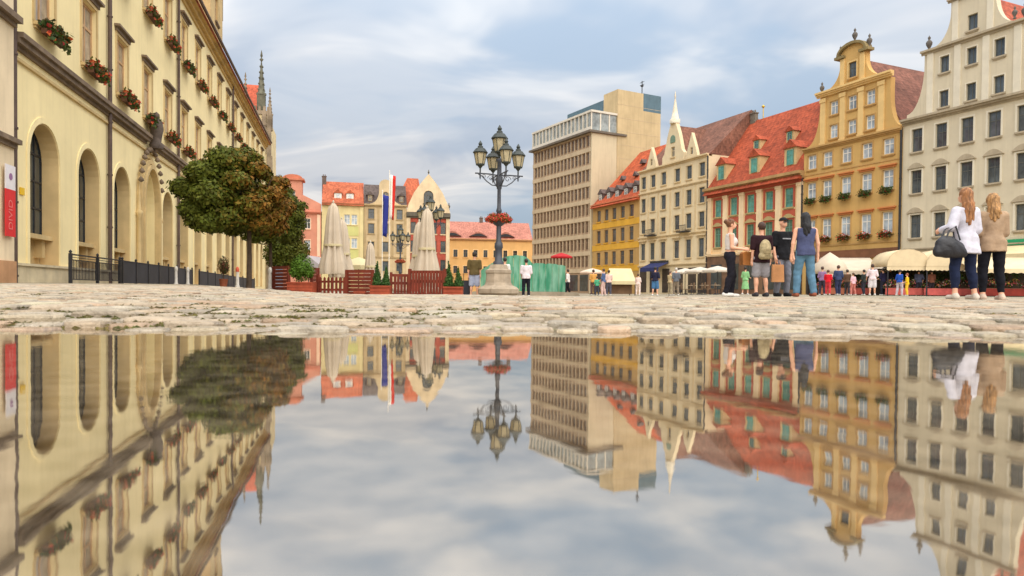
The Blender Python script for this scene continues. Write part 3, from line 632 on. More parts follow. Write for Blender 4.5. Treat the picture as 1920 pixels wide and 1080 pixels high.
for z, nm, colr in ((8.42, 'middle', 'green'), (4.82, 'lowest', 'red')):
    for k, s in enumerate(cols): flower_box(h, s, z, 1.0, '%s box on the %s ochre house windows, %s from the red house' % ('leafy green' if colr == 'green' else 'red geranium', nm, ORD[k]), 'flower boxes on the ochre house', colr, -.26)

# ------------------------------------------------------------------ red house with the great tiled roof
h = House('red_house', 'red and cream house with pilasters, teal windows and steep red tiled roof', 21.8, 76.5, RA)
M_r = mat('red_plaster', (180, 90, 68), .86, .1, .5, streak=.2); M_rc = mat('red_house_cream', (238, 212, 172), .85, .08, .8, streak=.15); M_rw = mat('red_house_buff', (230, 198, 150), .85, .08, .6, streak=.2); M_rg = mat('moss_stone', (178, 158, 110), .85, .15, 1, streak=.2)
W = 13.5; cols = [1.7, 4.15, 6.65, 9.2, 11.75]
for s in cols: h.holes += [rect(s, 8.4, 1.05, 1.85), rect(s, 5.1, 1.05, 2.1)]
h.wall([(0, -.4), (W, -.4), (W, 10.95), (0, 10.95)], M_rw, .5, .3)
M_teal = mat('teal_window_wood', (104, 152, 136), .6, .1, 2)
for s in cols:
    h.win(s, 8.4, 1.05, 1.85, M_teal, G_teal, (2, 3), .08, .12, sill=M_rg, sur=M_r, surw=.26, hole=False); h.box('red_panel', M_r, s-.78, s+.78, -.045, -.002, 7.5, 8.18)
    h.win(s, 5.1, 1.05, 2.1, M_teal, mat('green_window_glass', (96, 124, 104), .15, .2, 1), (2, 3), .08, .12, sill=M_rg, sur=M_r, surw=.22, ped='arc', pedm=M_rg, hole=False)
for x in [.35]+[(a+b_)/2 for a, b_ in zip(cols, cols[1:])]+[W-.35]:
    with h.part('pilaster', M_rc) as b: b.box(x-.34, x+.34, -.14, -.001, 4.4, 10.6); b.box(x-.40, x+.40, -.2, -.141, 10.3, 10.6); b.box(x-.38, x+.38, -.19, -.141, 4.4, 4.7)
h.band('frieze', M_r, 0, W, 10.6, [(.35, .16)]); h.band('eaves_cornice', mat('brown_cornice', (176, 142, 96), .85, .15, 1, streak=.2), -.1, W+.1, 10.96, [(.2, .3), (.2, .5), (.28, .75)])
h.band('string_course', M_rc, 0, W, 4.1, [(.14, .18), (.12, .26)])
with h.part('shopfront', mat('shop_brown', (120, 92, 70), .6, .25, 1)) as b:
    b.box(0, W, -.08, -.002, 0, 4.08)
for x in (.8, 3.4, 6.0, 8.6, 11.0): h.box('shop_window', G_dark, x, x+1.7, -.11, -.081, .5, 3.2)
rt = roof_mat('red_tiles', (166, 78, 50)); rf = h.gable_roof(rt, 0, W, -.2, 12.2, 11.65, 19.8, True, .6)
h.body(M_r, .01, W-.01, .51, 12, -.4, 11.6)
def dormer(h, x, z, w, hh, dep, fm, gm_, wallm, rm, ped=True, yb=0.0, nm='dormer'):
    with h.part(nm, [wallm, rm]) as b:
        b.box(x-w/2, x+w/2, yb, yb+dep, z, z+hh); r = w*.55
        b.add([(x-w/2-.15, yb-.15, z+hh-.02), (x+w/2+.15, yb-.15, z+hh-.02), (x+w/2+.15, yb+dep+r, z+hh-.02), (x-w/2-.15, yb+dep+r, z+hh-.02), (x, yb-.15, z+hh+r), (x, yb+dep+r, z+hh+r)], [(0, 4, 5, 3), (1, 2, 5, 4), (0, 1, 4), (3, 5, 2)], 1)
    h.win(x, z+hh*.18, w*.55, hh*.72, fm, gm_, (2, 2), .07, -.08, hole=False, y0=yb)
M_dw = mat('dormer_plaster', (204, 176, 128), .85, .12, 1)
for x in (1.6, 6.6, 11.4): dormer(h, x, 12.2, 1.5, 2.0, 2.0, M_teal, G_teal, M_dw, rt, yb=.45)
for x in (4.6, 9.2): dormer(h, x, 15.4, 1.0, 1.1, 1.2, M_teal, G_grey, M_dw, rt, yb=2.6)
h.chimney(mat('grey_chimney', (120, 112, 100), .9, .2, 3), .5, 6, 18.5, 20.6)
with h.part('weathervane', mat('gilt', (214, 176, 70), .35, .1, 4, metal=.7)) as b: b.tube([(1.9, 6, 19.7), (1.9, 6, 21.0)], .05, 6); b.lathe([(.01, 0), (.22, .2), (.01, .42)], 8, (1.9, 6, 20.9))
h.pipe(M_dark, W-.05, 0, 11.2, .08)

# ------------------------------------------------------------------ pale ornate house with spired gable
h = House('pale_ornate_house', 'pale beige house with little spired gable and brown roof', 16.4, 88.8, RA)
M_p = mat('pale_plaster', (222, 204, 168), .86, .08, .4, streak=.2); M_pt = mat('pale_trim', (214, 192, 152), .85, .1, .8, streak=.2)
W = 13.5; cols = [.95, 3.0, 5.2, 7.9, 10.1, 12.4]; rows = ((4.2, 2.1), (7.6, 1.7), (10.3, 1.75), (13.3, 1.55))
for s in cols:
    for z, hh in rows: h.holes.append(rect(s, z, 1.0, hh))
h.wall([(0, -.4), (W, -.4), (W, 15.4), (0, 15.4)], M_p, .5, .3)
for s in cols:
    for z, hh in rows: h.win(s, z, 1.0, hh, mat('grey_window_wood', (96, 98, 94)), G_grey, (2, 2), .08, .14, sill=M_pt, sur=M_pt, surw=.12, head=M_pt if z < 5 else None, hole=False)
for z in (3.3, 6.9, 12.55): h.band('string_course', M_pt, 0, W, z, [(.12, .1), (.12, .2)])
for x in (2.0, 4.1, 6.55, 9.0, 11.25): h.box('lesene', M_pt, x-.13, x+.13, -.06, -.001, 7.15, 12.5)
h.band('eaves_cornice', M_pt, 0, W, 15.4, [(.14, .15), (.16, .35)])
for x in (3.1, 9.6):
    with h.part('balcony', M_dark) as b:
        b.box(x-.9, x+.9, -.75, -.01, 7.15, 7.27)
        b.box(x-.9, x+.9, -.75, -.71, 7.9, 7.96); [b.box(x-.9+k*.2, x-.87+k*.2, -.75, -.72, 7.27, 7.9) for k in range(10)]
gc = 7.0
h.holes += [rect(gc, 16.4, .7, 1.2)]
h.wall([(gc-2.1, 15.71), (gc+2.1, 15.71), (gc+2.1, 16.6), (gc+1.7, 17.0), (gc+1.1, 19.0), (gc+.5, 20.4), (gc-.5, 20.4), (gc-1.1, 19.0), (gc-1.7, 17.0), (gc-2.1, 16.6)], M_p, .5, .3, -.05, 'gable')
h.win(gc, 16.4, .7, 1.2, M_pt, G_grey, (2, 2), .07, .14, sill=M_pt, hole=False, y0=-.05)
with h.part('arch_ornament', mat('verdigris', (118, 142, 122), .6, .15, 2)) as b: b.prism(archpts(gc, 18.1, .9, .9), -.12, -.051)
with h.part('spire', mat('spire_stone', (222, 212, 190), .85, .12, 2)) as b: b.lathe([(.62, 0), (.62, .5), (.46, .6), (.30, 1.5), (.16, 2.4), (.07, 3.1), (.12, 3.2), (.02, 3.9)], 8, (gc, .2, 20.4))
for x, hh in ((2.6, 2.4), (10.5, 2.6)):
    h.holes += [rect(x, 16.1, .45, .8)]
    h.wall([(x-1.1, 15.71), (x+1.1, 15.71), (x+.8, 16.6), (x, 15.71+hh+.3), (x-.8, 16.6)], M_p, .4, .3, -.05, 'gablet'); h.win(x, 16.1, .45, .8, M_pt, G_grey, (1, 2), .05, .12, hole=False, y0=-.05)
bt = roof_mat('dark_brown_tiles', (126, 86, 70)); h.gable_roof(bt, 0, W, .1, 12, 15.65, 21.2, True, .05); h.body(M_p, .01, W-.01, .51, 12, -.4, 15.6)
with h.part('gable_roof', bt) as b: b.add([(gc-1.9, .4, 16.2), (gc+1.9, .4, 16.2), (gc+1.9, 5.5, 16.2), (gc-1.9, 5.5, 16.2), (gc, .4, 20.2), (gc, 5.5, 20.2)], [(0, 4, 5, 3), (1, 2, 5, 4), (0, 1, 4), (3, 5, 2)])
for x in (.4, 2.6, 5.2, 7.8, 10.2, 11.9): h.box('shop_window', mat('shop_dark', (70, 60, 52)), x, x+1.4, -.06, -.002, .1, 3.0)
h.pipe(M_dark, W-.05, 0, 15.4, .07)
b = MB(); b.box(-1.9, 1.9, -1.5, -1.46, -.35, .1); b.add([(-1.9, -1.5, .1), (1.9, -1.5, .1), (1.9, 0, .75), (-1.9, 0, .75), (-1.9, -1.5, .06), (1.9, -1.5, .06), (1.9, 0, .71), (-1.9, 0, .71)], [(0, 1, 2, 3), (7, 6, 5, 4), (0, 4, 5, 1), (1, 5, 6, 2), (3, 2, 6, 7), (0, 3, 7, 4)])
aw = thing('blue_awning', 'navy blue shop awning on the pale ornate house', 'awning', h.world(4.6, -.1, 3.0), R(RA)); b.build('canopy', mat('navy_canvas', (48, 54, 98), .8, .1, 2), aw)
b = MB(); b.box(-1.9, 1.9, -.03, 0, .76, 1.0); b.build('cassette', M_dark, aw)

# ------------------------------------------------------------------ mustard banded house
h = House('mustard_house', 'house with mustard-yellow bands and orange roof beside the office block', 11.65, 99.6, RA)
M_m = mat('mustard_wall', (184, 148, 92), .86, .1, .5, streak=.25); M_mb = mat('mustard_band', (214, 164, 60), .85, .1, .6, streak=.15)
W = 11.9; cols = [1.7, 3.75, 5.8, 7.9, 10.05]; rows = ((3.9, 1.8), (7.0, 1.8), (10.1, 1.6))
for s in cols:
    for z, hh in rows: h.holes.append(rect(s, z, 1.0, hh))
h.wall([(0, -.4), (W, -.4), (W, 12.3), (0, 12.3)], M_m, .5, .3)
for s in cols:
    for z, hh in rows: h.win(s, z, 1.0, hh, mat('brown_window_wood', (112, 92, 74), .6, .12, 2), G_grey, (2, 2), .08, .14, sill=M_mb, hole=False)
for z in (2.9, 5.95, 9.05): h.band('colour_band', M_mb, 0, W, z, [(.8, .05)])
h.band('eaves_cornice', mat('mustard_eaves', (196, 120, 84), .85, .12, 1), 0, W, 12.3, [(.14, .2), (.16, .5)])
ot = roof_mat('bright_orange_tiles', (186, 90, 56)); h.gable_roof(ot, 0, W, -.2, 12, 12.62, 20.3, True, .4, hip=3.2); h.body(M_m, .01, W-.01, .51, 11.8, -.4, 12.5)
M_dd = mat('dormer_slate', (96, 82, 78), .7, .2, 2)
for x in (1.6, 3.8, 6.0, 8.2, 10.4): dormer(h, x, 12.9, 1.25, 1.25, 1.6, M_white, G_grey, M_dd, M_dd, yb=.35)
for x, z, y_ in ((4.3, 15.9, 2.3), (7.6, 16.0, 2.3), (7.0, 17.9, 3.8)):
    with h.part('roof_vent', M_dd) as b: b.prism([(x-.5, z), (x+.5, z), (x, z+.6)], y_-.3, y_+.9)
for x in (.5, 3.0, 5.5, 8.2): h.box('shop_window', mat('shop_dark', (70, 60, 52)), x, x+1.9, -.06, -.002, .1, 2.7)

# ------------------------------------------------------------------ office block
OA = math.degrees(math.atan2(-1, .54)); ox, oy = 11.4-.54*14.9, 100+14.9
h = House('office_block', 'tall beige office block with rows of brown windows and windowless end wall', ox, oy, OA, 'building')
M_f = mat('office_panel', (196, 176, 146), .85, .1, .5, streak=.3); M_fe = mat('office_end', (204, 189, 158), .85, .06, .3, streak=.25); M_fb = mat('office_brown', (164, 138, 112), .8, .12, 1)
W = 16.9; N_ = 16; pitch = (W-.8)/N_; rows = [3.75+2.53*k for k in range(8)]
for z in rows:
    for k in range(N_): h.holes.append(rect(.4+pitch*(k+.5), z, .72, 1.6))
h.wall([(0, -.4), (W, -.4), (W, 23.3), (0, 23.3)], M_fb, .4, .25)
for z in rows:
    for k in range(N_): h.win(.4+pitch*(k+.5), z, .72, 1.6, mat('office_frame', (148, 126, 104), .6, .1, 2), G_brown, (1, 2), .06, .12, hole=False)
for z in [2.9]+[q+1.68 for q in rows]: h.band('spandrel', M_f, 0, W, z, [(.62, .10)])
for k in range(N_+1): h.box('mullion', M_f, .4+pitch*k-.07, .4+pitch*k+.07, -.06, -.002, 3.55, 23.0)
with h.part('end_wall', M_fe) as b: b.box(W-.01, W+.25, -.12, 5.2, -.4, 23.3)
with h.part('roof_slab', mat('slab_edge', (112, 102, 90), .8, .15, 1)) as b: b.box(-.4, W+.6, -.7, 6, 23.31, 23.62)
h.body(M_fe, .02, W-.02, .41, 12, -.4, 23.3)
with h.part('penthouse', mat('penthouse_white', (216, 208, 192), .7, .08, 1)) as b:
    b.box(-.1, W+.3, -.3, 5, 26.3, 26.6)
    for k in range(17): x = .1+(W-.0)*k/16; b.box(x-.09, x+.09, -.25, -.07, 23.63, 26.3)
    for k in range(4): y_ = -.25+1.6*k; b.box(W+.0, W+.18, y_, y_+.2, 23.63, 26.3)
    b.box(-.1, W+.2, -.26, -.06, 23.63, 24.2)
with h.part('penthouse_glass', glass_mat('penthouse_glass', (152, 158, 156))) as b: b.box(0, W+.1, -.05, 4.9, 23.63, 26.29)
with h.part('stair_tower', mat('tower_panel', (196, 174, 134), .85, .1, .35, streak=.3, bump=.1)) as b: b.box(W-3.2, W+.35, 4.4, 12.6, -.4, 30.2)
with h.part('tower_joint', M_f) as b:
    for k in range(14): b.box(W+.35, W+.365, 4.4, 12.6, 2+k*2, 2.05+k*2)
M_pl = mat('plant_room_blue', (88, 112, 124), .6, .1, 1, streak=.2)
h.box('plant_room', M_pl, 2.6, W-3.22, 5, 11, 26.61, 29.7); h.box('plant_room', M_pl, W-.0, W+.36, 9.2, 12.62, 27.6, 30.25)
with h.part('antenna', M_dark) as b:
    b.tube([(W-1, 10, 30.1), (W-1, 10, 32.6)], .07, 6); b.lathe([(.01, 0), (.3, .25), (.01, .5)], 8, (W-1, 10, 31.6)); [b.tube([(W-1-.5, 10, z), (W-1+.5, 10, z)], .04, 5) for z in (32.0, 32.4)]
for k in range(6): h.box('shop_window', G_dark, .8+k*2.7, 2.9+k*2.7, -.04, -.002, .2, 2.6)
# ------------------------------------------------------------------ far row closing the square
FA = 13.0; fdx, fdy = math.cos(R(FA)), math.sin(R(FA)); FX, FY = P(556, 116), 114.0     # row origin
def fpos(s): return FX+fdx*s, FY+fdy*s
# salmon house with round-topped turret
h = House('salmon_house', 'salmon-pink house with turret and pale pilasters behind the tree', *fpos(-1.6), FA)
M_s = mat('salmon_plaster', (216, 148, 124), .86, .08, .5, streak=.15); M_st = mat('salmon_trim', (248, 208, 178), .85, .08, .8)
W = 6.1; cols = [1.3, 3.9]
for s in cols:
    for z in (3.6, 6.6, 10.2): h.holes.append(rect(s, z, .95, 1.7))
h.wall([(0, -.4), (W, -.4), (W, 13.4), (0, 13.4)], M_s, .5, .3)
for s in cols:
    for z in (3.6, 6.6, 10.2): h.win(s, z, .95, 1.7, M_white, G_pale if z < 10 else G_grey, (2, 2), .08, .14, sill=M_st, sur=M_st, hole=False)
for x in (.25, 2.6, 5.7): h.box('pilaster', M_st, x-.25, x+.25, -.12, -.001, 5.6, 12.6)
h.band('string_course', M_st, 0, W, 5.3, [(.2, .2)]); h.band('cornice', mat('salmon_cornice', (206, 128, 104), .85, .1, 1), 0, W, 12.7, [(.2, .25), (.2, .45)])
h.body(M_s, .01, W-.01, .51, 8, -.4, 13.3)
h.holes.append(rect(1.5, 15.0, .9, 1.4)); h.wall([(0, 13.41), (3.0, 13.41), (3.0, 18.2), (0, 18.2)], M_s, 2.5, .3, -.05, 'turret'); h.win(1.5, 15.0, .9, 1.4, M_white, G_grey, (2, 2), .08, .14, hole=False, y0=-.05)
with h.part('turret_cap', mat('salmon_roof', (198, 122, 94), .8, .12, 1)) as b: b.box(-.35, 3.35, -.4, 2.8, 18.2, 18.5); b.prism([(-.1, 18.5), (3.1, 18.5)]+[(1.5+1.6*math.cos(math.pi*k/8), 18.5+.7*math.sin(math.pi*k/8)) for k in range(1, 8)], -.1, 2.5)
h.wall([(3.0, 13.41), (W, 13.41), (W, 14.4), (3.0, 15.9)], M_s, .5, .3, -.02, 'parapet')
# pale green house, orange roof
h = House('green_house', 'pale green and cream house with plain orange roof', *fpos(4.6), FA)
M_g = mat('pistachio_plaster', (206, 204, 134), .86, .08, .5, streak=.15); M_gc = mat('butter_plaster', (224, 208, 156), .86, .08, .5, streak=.15)
W = 6.9
for z in (3.4, 7.1, 11.1):
    for s in (4.15, 5.35): h.holes.append(rect(s, z, .95, 1.7))
    h.holes.append(rect(1.6, z, .95, 1.7))
h.wall([(0, -.4), (W, -.4), (W, 14.4), (0, 14.4)], M_gc, .5, .3)
for z in (3.4, 7.1, 11.1):
    for s in (1.6, 4.15, 5.35): h.win(s, z, .95, 1.7, M_white, G_pale, (2, 2), .08, .14, sill=M_gc, hole=False)
for z in (5.3, 9.2): h.box('green_panel', M_g, 3.5, 6.05, -.05, -.001, z, z+1.6)
for x in (2.9, 6.55): h.box('pilaster', M_gc, x-.3, x+.3, -.15, -.001, .3, 14.2)
h.band('eaves_cornice', mat('eaves_red', (150, 92, 62), .85, .1, 1), 0, W, 14.4, [(.25, .4)])
h.body(M_gc, .01, W-.01, .51, 9, -.4, 14.4); gt = roof_mat('far_orange_tiles', (180, 98, 68)); h.gable_roof(gt, 0, W, -.1, 9, 14.66, 18.9, True, .4)
for x in (2.6, 4.6): dormer(h, x, 15.5, 1.2, 1.0, 1.0, M_white, G_pale, M_white, gt, yb=.9)
h.chimney(mat('dark_brick', (110, 96, 88), .9, .2, 3), .2, 4, 16, 19.6)
# grey-beige house with curved gable and flags
h = House('grey_beige_house', 'grey-beige house with curved central gable and slate mansard', *fpos(11.55), FA)
M_b = mat('greybeige_plaster', (208, 186, 148), .86, .12, .5, streak=.25); M_bt = mat('greybeige_trim', (186, 162, 122), .85, .12, .8, streak=.2)
W = 7.2
for z in (3.3, 6.6, 9.7, 12.2):
    for s in (1.2, 3.6, 6.0): h.holes.append(rect(s, z, 1.0, 1.7))
h.wall([(0, -.4), (W, -.4), (W, 14.3), (0, 14.3)], M_b, .5, .3)
for z in (3.3, 6.6, 9.7, 12.2):
    for s in (1.2, 3.6, 6.0): h.win(s, z, 1.0, 1.7, mat('grey_window_wood', (96, 98, 94)), G_grey, (2, 2), .09, .14, sill=M_bt, sur=M_bt, hole=False)
h.band('string_course', M_bt, 0, W, 5.6, [(.2, .2)]); h.band('cornice', M_bt, 0, W, 14.3, [(.2, .2), (.2, .4)])
for x in (.2, 2.4, 4.8, 7.0): h.box('pilaster', M_bt, x-.18, x+.18, -.14, -.001, 5.85, 14.2)
h.holes.append(archpts(3.6, 15.3, 1.1, 1.6))
h.wall([(1.0, 14.71), (6.2, 14.71)]+[(6.2-1.5*math.sin(math.pi/2*k/6), 14.8+2.2*(1-math.cos(math.pi/2*k/6))) for k in range(7)]+[(4.7, 18.0)]+[(3.6+1.1*math.cos(math.pi*k/8), 18.0+1.0*math.sin(math.pi*k/8)) for k in range(1, 8)]+[(2.5, 18.0)]+[(1.0+1.5*math.sin(math.pi/2*k/6), 14.8+2.2*(1-math.cos(math.pi/2*k/6))) for k in range(6, -1, -1)], M_b, .5, .3, -.05, 'gable')
h.win(3.6, 15.3, 1.1, 1.6, M_bt, G_grey, (2, 2), .09, .14, hole=False, arch=True, y0=-.05)
M_sl = roof_mat('slate_tiles', (98, 86, 82)); h.gable_roof(M_sl, 0, W, -.05, 6.5, 14.71, 18.5, True, .05); h.body(M_b, .01, W-.01, .51, 9, -.4, 14.6)
for x in (1.0, 6.3): dormer(h, x, 15.0, 1.1, 1.3, 1.3, M_bt, G_grey, mat('dormer_slate', (96, 82, 78)), M_sl, yb=.3)
# red brick gabled house
h = House('gabled_house', 'beige gable house with red brick bays and orange roof closing the far row', *fpos(18.8), FA)
M_gb = mat('gable_beige', (222, 200, 164), .86, .12, .6, streak=.25); M_br = mat('brick_red', (178, 86, 70), .88, .18, 1.5, streak=.2); M_gd = mat('dark_ornament', (104, 98, 86), .85, .25, 1.5)
W = 7.4
for z in (3.4, 6.7, 9.9):
    for s in (1.1, 2.7, 4.7, 6.3): h.holes.append(rect(s, z, .9, 2.0))
h.wall([(0, -.4), (W, -.4), (W, 13.6), (0, 13.6)], M_br, .5, .3)
for z in (3.4, 6.7, 9.9):
    for s in (1.1, 2.7, 4.7, 6.3): h.win(s, z, .9, 2.0, M_gd, G_dark, (2, 2), .09, .14, sill=M_gb, hole=False)
for x in (.25, 3.7, 7.1): h.box('pier', M_gb, x-.32, x+.32, -.2, -.001, -.3, 13.5)
h.band('balcony_cornice', M_gd, -.1, W+.1, 12.6, [(.25, .3), (.5, .55), (.2, .3)])
h.holes.append(archpts(3.7, 15.2, 1.7, 2.2))
h.wall([(-.1, 13.61), (W+.1, 13.61), (W-.2, 14.8), (W-1.2, 17.0), (W-2.3, 18.6), (3.7, 20.3), (2.3, 18.6), (1.2, 17.0), (.2, 14.8)], M_gb, .5, .3, -.05, 'gable')
h.win(3.7, 15.2, 1.7, 2.2, M_gd, G_dark, (3, 2), .1, .14, arch=True, sill=M_gd, hole=False, y0=-.05)
h.urn(M_gd, 3.7, 20.2, .7); h.urn(M_gd, W-.1, 14.2, 1.0)
h.gable_roof(gt, .1, W-.1, .46, 10, 13.6, 20.0, False); h.body(M_gb, .01, W-.01, .51, 10, -.4, 13.6)
with h.part('side_roof', gt) as b: b.add([(-2.4, 1.5, 14.5), (3.0, 1.5, 14.5), (2.4, 5.5, 20.3), (.4, 5.5, 20.3)], [(0, 1, 2, 3)])
# long peach house behind
h = House('peach_house', 'long low peach house with dusty pink roof behind the lamp post', P(822, 141), 138.5, 9.0)
M_pe = mat('peach_plaster', (228, 178, 114), .86, .07, .5, streak=.12); W = 19.6
for k in range(9):
    s = 1.6+k*2.05
    for z in (3.6, 6.9): h.holes.append(rect(s, z, .85, 1.5))
h.wall([(0, -.4), (W, -.4), (W, 10.3), (0, 10.3)], M_pe, .5, .3)
for k in range(9):
    for z in (3.6, 6.9): h.win(1.6+k*2.05, z, .85, 1.5, mat('brown_window_wood', (112, 92, 74)), G_dark, (2, 2), .09, .14, sill=M_pe, sur=mat('peach_trim', (250, 212, 158), .85, .06, 1), hole=False)
h.band('cornice', mat('peach_cornice', (196, 146, 100), .85, .1, 1), 0, W, 10.3, [(.2, .2), (.2, .4)])
pk = roof_mat('dusty_pink_tiles', (178, 118, 102), .12); h.gable_roof(pk, 0, W, -.1, 10, 10.72, 14.6, True, .3); h.body(M_pe, .01, W-.01, .51, 10, -.4, 10.7)
for x in (3.0, 8.3, 14.0):
    with h.part('eyebrow_dormer', [pk, M_dark]) as b:
        n = 12; arc = [(x-1.9+3.8*k/n, 11.2+1.0*math.sin(math.pi*k/n)**1.5) for k in range(n+1)]
        b.prism(arc[::-1], .0, 2.6); b.prism([(p, 11.22+(q-11.2)*.6) for p, q in arc][::-1], -.03, -.002, 1)
for x in (2.2, 9.4, 15.5): h.chimney(mat('dark_brick', (110, 96, 88)), x, 5, 14, 15.4)
# red and white, blue flags hung from poles on the grey-beige house side
def flag(px_, D, z0, z1, rgb, label, top=None):
    x = P(px_, D); o = thing('flag', label, 'flag', (x, D, G(x, D))); b = MB(); b.tube([(0, 0, -.1), (0, 0, z1+.4)], .05, 8); b.lathe([(.01, 0), (.09, .08), (.01, .18)], 8, (0, 0, z1+.4)); b.build('pole', M_white, o)
    b = MB(); n = 10; vs = []
    for k in range(n+1):
        z = z1+(z0-z1)*k/n; a = .35*math.sin(k*.9)
        for j in range(5): vs.append((.06+j*.19*(1-.03*k), .12*math.sin(j*1.5+k*.5+a), z-.06*j))
    fs = [(k*5+j, k*5+j+1, k*5+j+6, k*5+j+5) for k in range(n) for j in range(4)]
    b.add(vs, fs, 0, True); 
    if top: b.m = [1 if i % 4 < 2 else 0 for i in range(len(b.f))]
    ob = b.build('cloth', [mat('flag_'+label.split()[1], rgb, .8, .08, 2, trans=.2)]+([M_white] if top else []), o); sm = ob.modifiers.new('thickness', 'SOLIDIFY'); sm.thickness = .01
flag(716, 88, 7.2, 12.5, (52, 62, 150), 'long blue flag hanging from a pole in front of the far houses')
flag(729, 90, 9.6, 15.4, (226, 56, 46), 'long red and white flag hanging from a pole in front of the far houses', True)
# ------------------------------------------------------------------ trees
def leaf_mesh(name, blobs, n, size, rgbf, seed, m, parent, core=.0):
    """leaves spread through lumpy clumps: blobs = (cx, cy, cz, rx, ry, rz)"""
    rs = np.random.RandomState(seed); vol = np.array([(b[3]*b[4]*b[5])**.67 for b in blobs]); pick = rs.choice(len(blobs), n, p=vol/vol.sum()); B = np.array(blobs)[pick]
    d = rs.normal(size=(n, 3)); d /= np.linalg.norm(d, axis=1)[:, None]; r = rs.uniform(core, 1, n)**(1/2.2); r = np.minimum(r*rs.uniform(.86, 1.1, n), 1.12)
    p = B[:, :3]+d*r[:, None]*B[:, 3:]
    nrm = d*1.0+rs.normal(size=(n, 3))*.42+np.array([0, 0, .25]); nrm /= np.linalg.norm(nrm, axis=1)[:, None]
    a = np.cross(nrm, rs.normal(size=(n, 3))); a /= np.linalg.norm(a, axis=1)[:, None]; b2 = np.cross(nrm, a); s = (size*rs.uniform(.6, 1.25, n))[:, None]
    v = np.stack([p-a*s, p+b2*s*.55-a*s*.1, p+a*s, p-b2*s*.55-a*s*.1], 1).reshape(-1, 3)
    me = bpy.data.meshes.new(name); me.from_pydata(v.tolist(), [], [(4*i, 4*i+1, 4*i+2, 4*i+3) for i in range(n)])
    col = np.repeat(np.array([rgbf(q, rs) for q in p]), 4, 0); col = np.concatenate([col, np.ones((4*n, 1))], 1)
    at = me.color_attributes.new('tint', 'FLOAT_COLOR', 'POINT'); at.data.foreach_set('color', col.ravel()); me.materials.append(m)
    ob = link(name, me, parent)
    if name in ('flowers', 'hanging_plants', 'foliage'): ob['kind'] = 'stuff'
    return ob
M_leaf = mat('leaf', (255, 255, 255), .6, .1, 3, tint='tint', trans=.08, spec=.15); M_bark = mat('bark', (78, 64, 52), .9, .25, 5, bump=.6)
def crown_blobs(rx, ry, rz, cz, n, br, rs):
    out = [(0, 0, cz, rx*.62, ry*.62, rz*.6)]
    for k in range(n):
        a = k*2.39996; t = 1-2*(k+.5)/n; t = max(t, -.62); q = math.sqrt(1-t*t); b_ = br*rs.uniform(.7, 1.35); j = rs.uniform(.86, 1.04); ex, ez = (rx-b_*.85)*j, (rz-b_*.5)*j
        out.append((ex*q*math.cos(a), ex*q*math.sin(a), cz+ez*t, b_, b_, b_*.62))
    return out
def tree(px_, D, label, rx, rz, cz, seed, nleaf, autumn=0.0, ox=0.0, br=.62):
    rs = np.random.RandomState(seed); x = P(px_, D); o = thing('globe_maple', label, 'tree', (x, D, G(x, D)-.02), 0, 'trees along the town hall')
    bl = crown_blobs(rx, rx*.95, rz, cz, 30, br, rs); bl = [(q[0]+ox, *q[1:]) for q in bl]
    def colf(q, r):
        g = r.uniform(.55, 1.2); au = autumn*min(1, max(0, (q[0]-ox-.2*rx)/(rx*.8)+.9*(r.rand()-.55)))+.12*r.rand(); au = min(1, au)
        return (g*(.092*(1-au)+.24*au), g*(.120*(1-au)+.105*au), g*(.014*(1-au)+.014*au))
    leaf_mesh('crown', bl, nleaf, .085, colf, seed, M_leaf, o, .05)
    b = MB(); top = cz-rz*.25
    b.tube([(0, 0, -.1), (.01, .02, .2), (.03, 0, 1.1), (0, .02, top)], [.12, .10, .085, .07], 9)
    for k in range(7):
        a = k*2.4; q = rx*.62; b.tube([(0, .02, top-.45+.06*k), (q*.45*math.cos(a), q*.45*math.sin(a), top+.2), (q*math.cos(a), q*math.sin(a), top+.55+.12*k)], [.055, .04, .018], 6)
    b.build('trunk', M_bark, o); return o
tree(466, 25.0, 'big round maple with browning right side in front of the town hall arches', 2.12, 1.85, 3.28, 3, 60000, 1.15, ox=-.52)
tree(506, 34.0, 'dark green maple half hidden behind the round browning maple', 1.75, 1.75, 3.55, 8, 26000, .03, ox=.1)
tree(541, 43.0, 'low spreading maple behind the wooden screen, farthest of the three', 1.45, 1.25, 2.35, 12, 12000, .15, ox=-.1)
def potted_shrub():
    x = P(419, 33); o = thing('potted_shrub', 'slim potted shrub with reddish leaves beside the dark railing', 'shrub', (x, 33, G(x, 33)))
    b = MB(); b.lathe([(.16, 0), (.2, .35), (.22, .38), (.18, .38)], 12); b.build('pot', mat('terracotta', (150, 86, 60), .85, .15, 4), o)
    b = MB(); b.tube([(0, 0, .3), (.02, 0, .9)], [.03, .02], 6); b.build('stem', M_bark, o)
    leaf_mesh('foliage', [(0, 0, 1.05, .28, .28, .45), (.05, 0, .8, .2, .2, .25)], 900, .05, lambda q, r: tuple(np.array((.16, .06, .035))*r.uniform(.5, 1.2)) if r.rand() < .6 else (.05, .08, .02), 5, M_leaf, o)
potted_shrub()

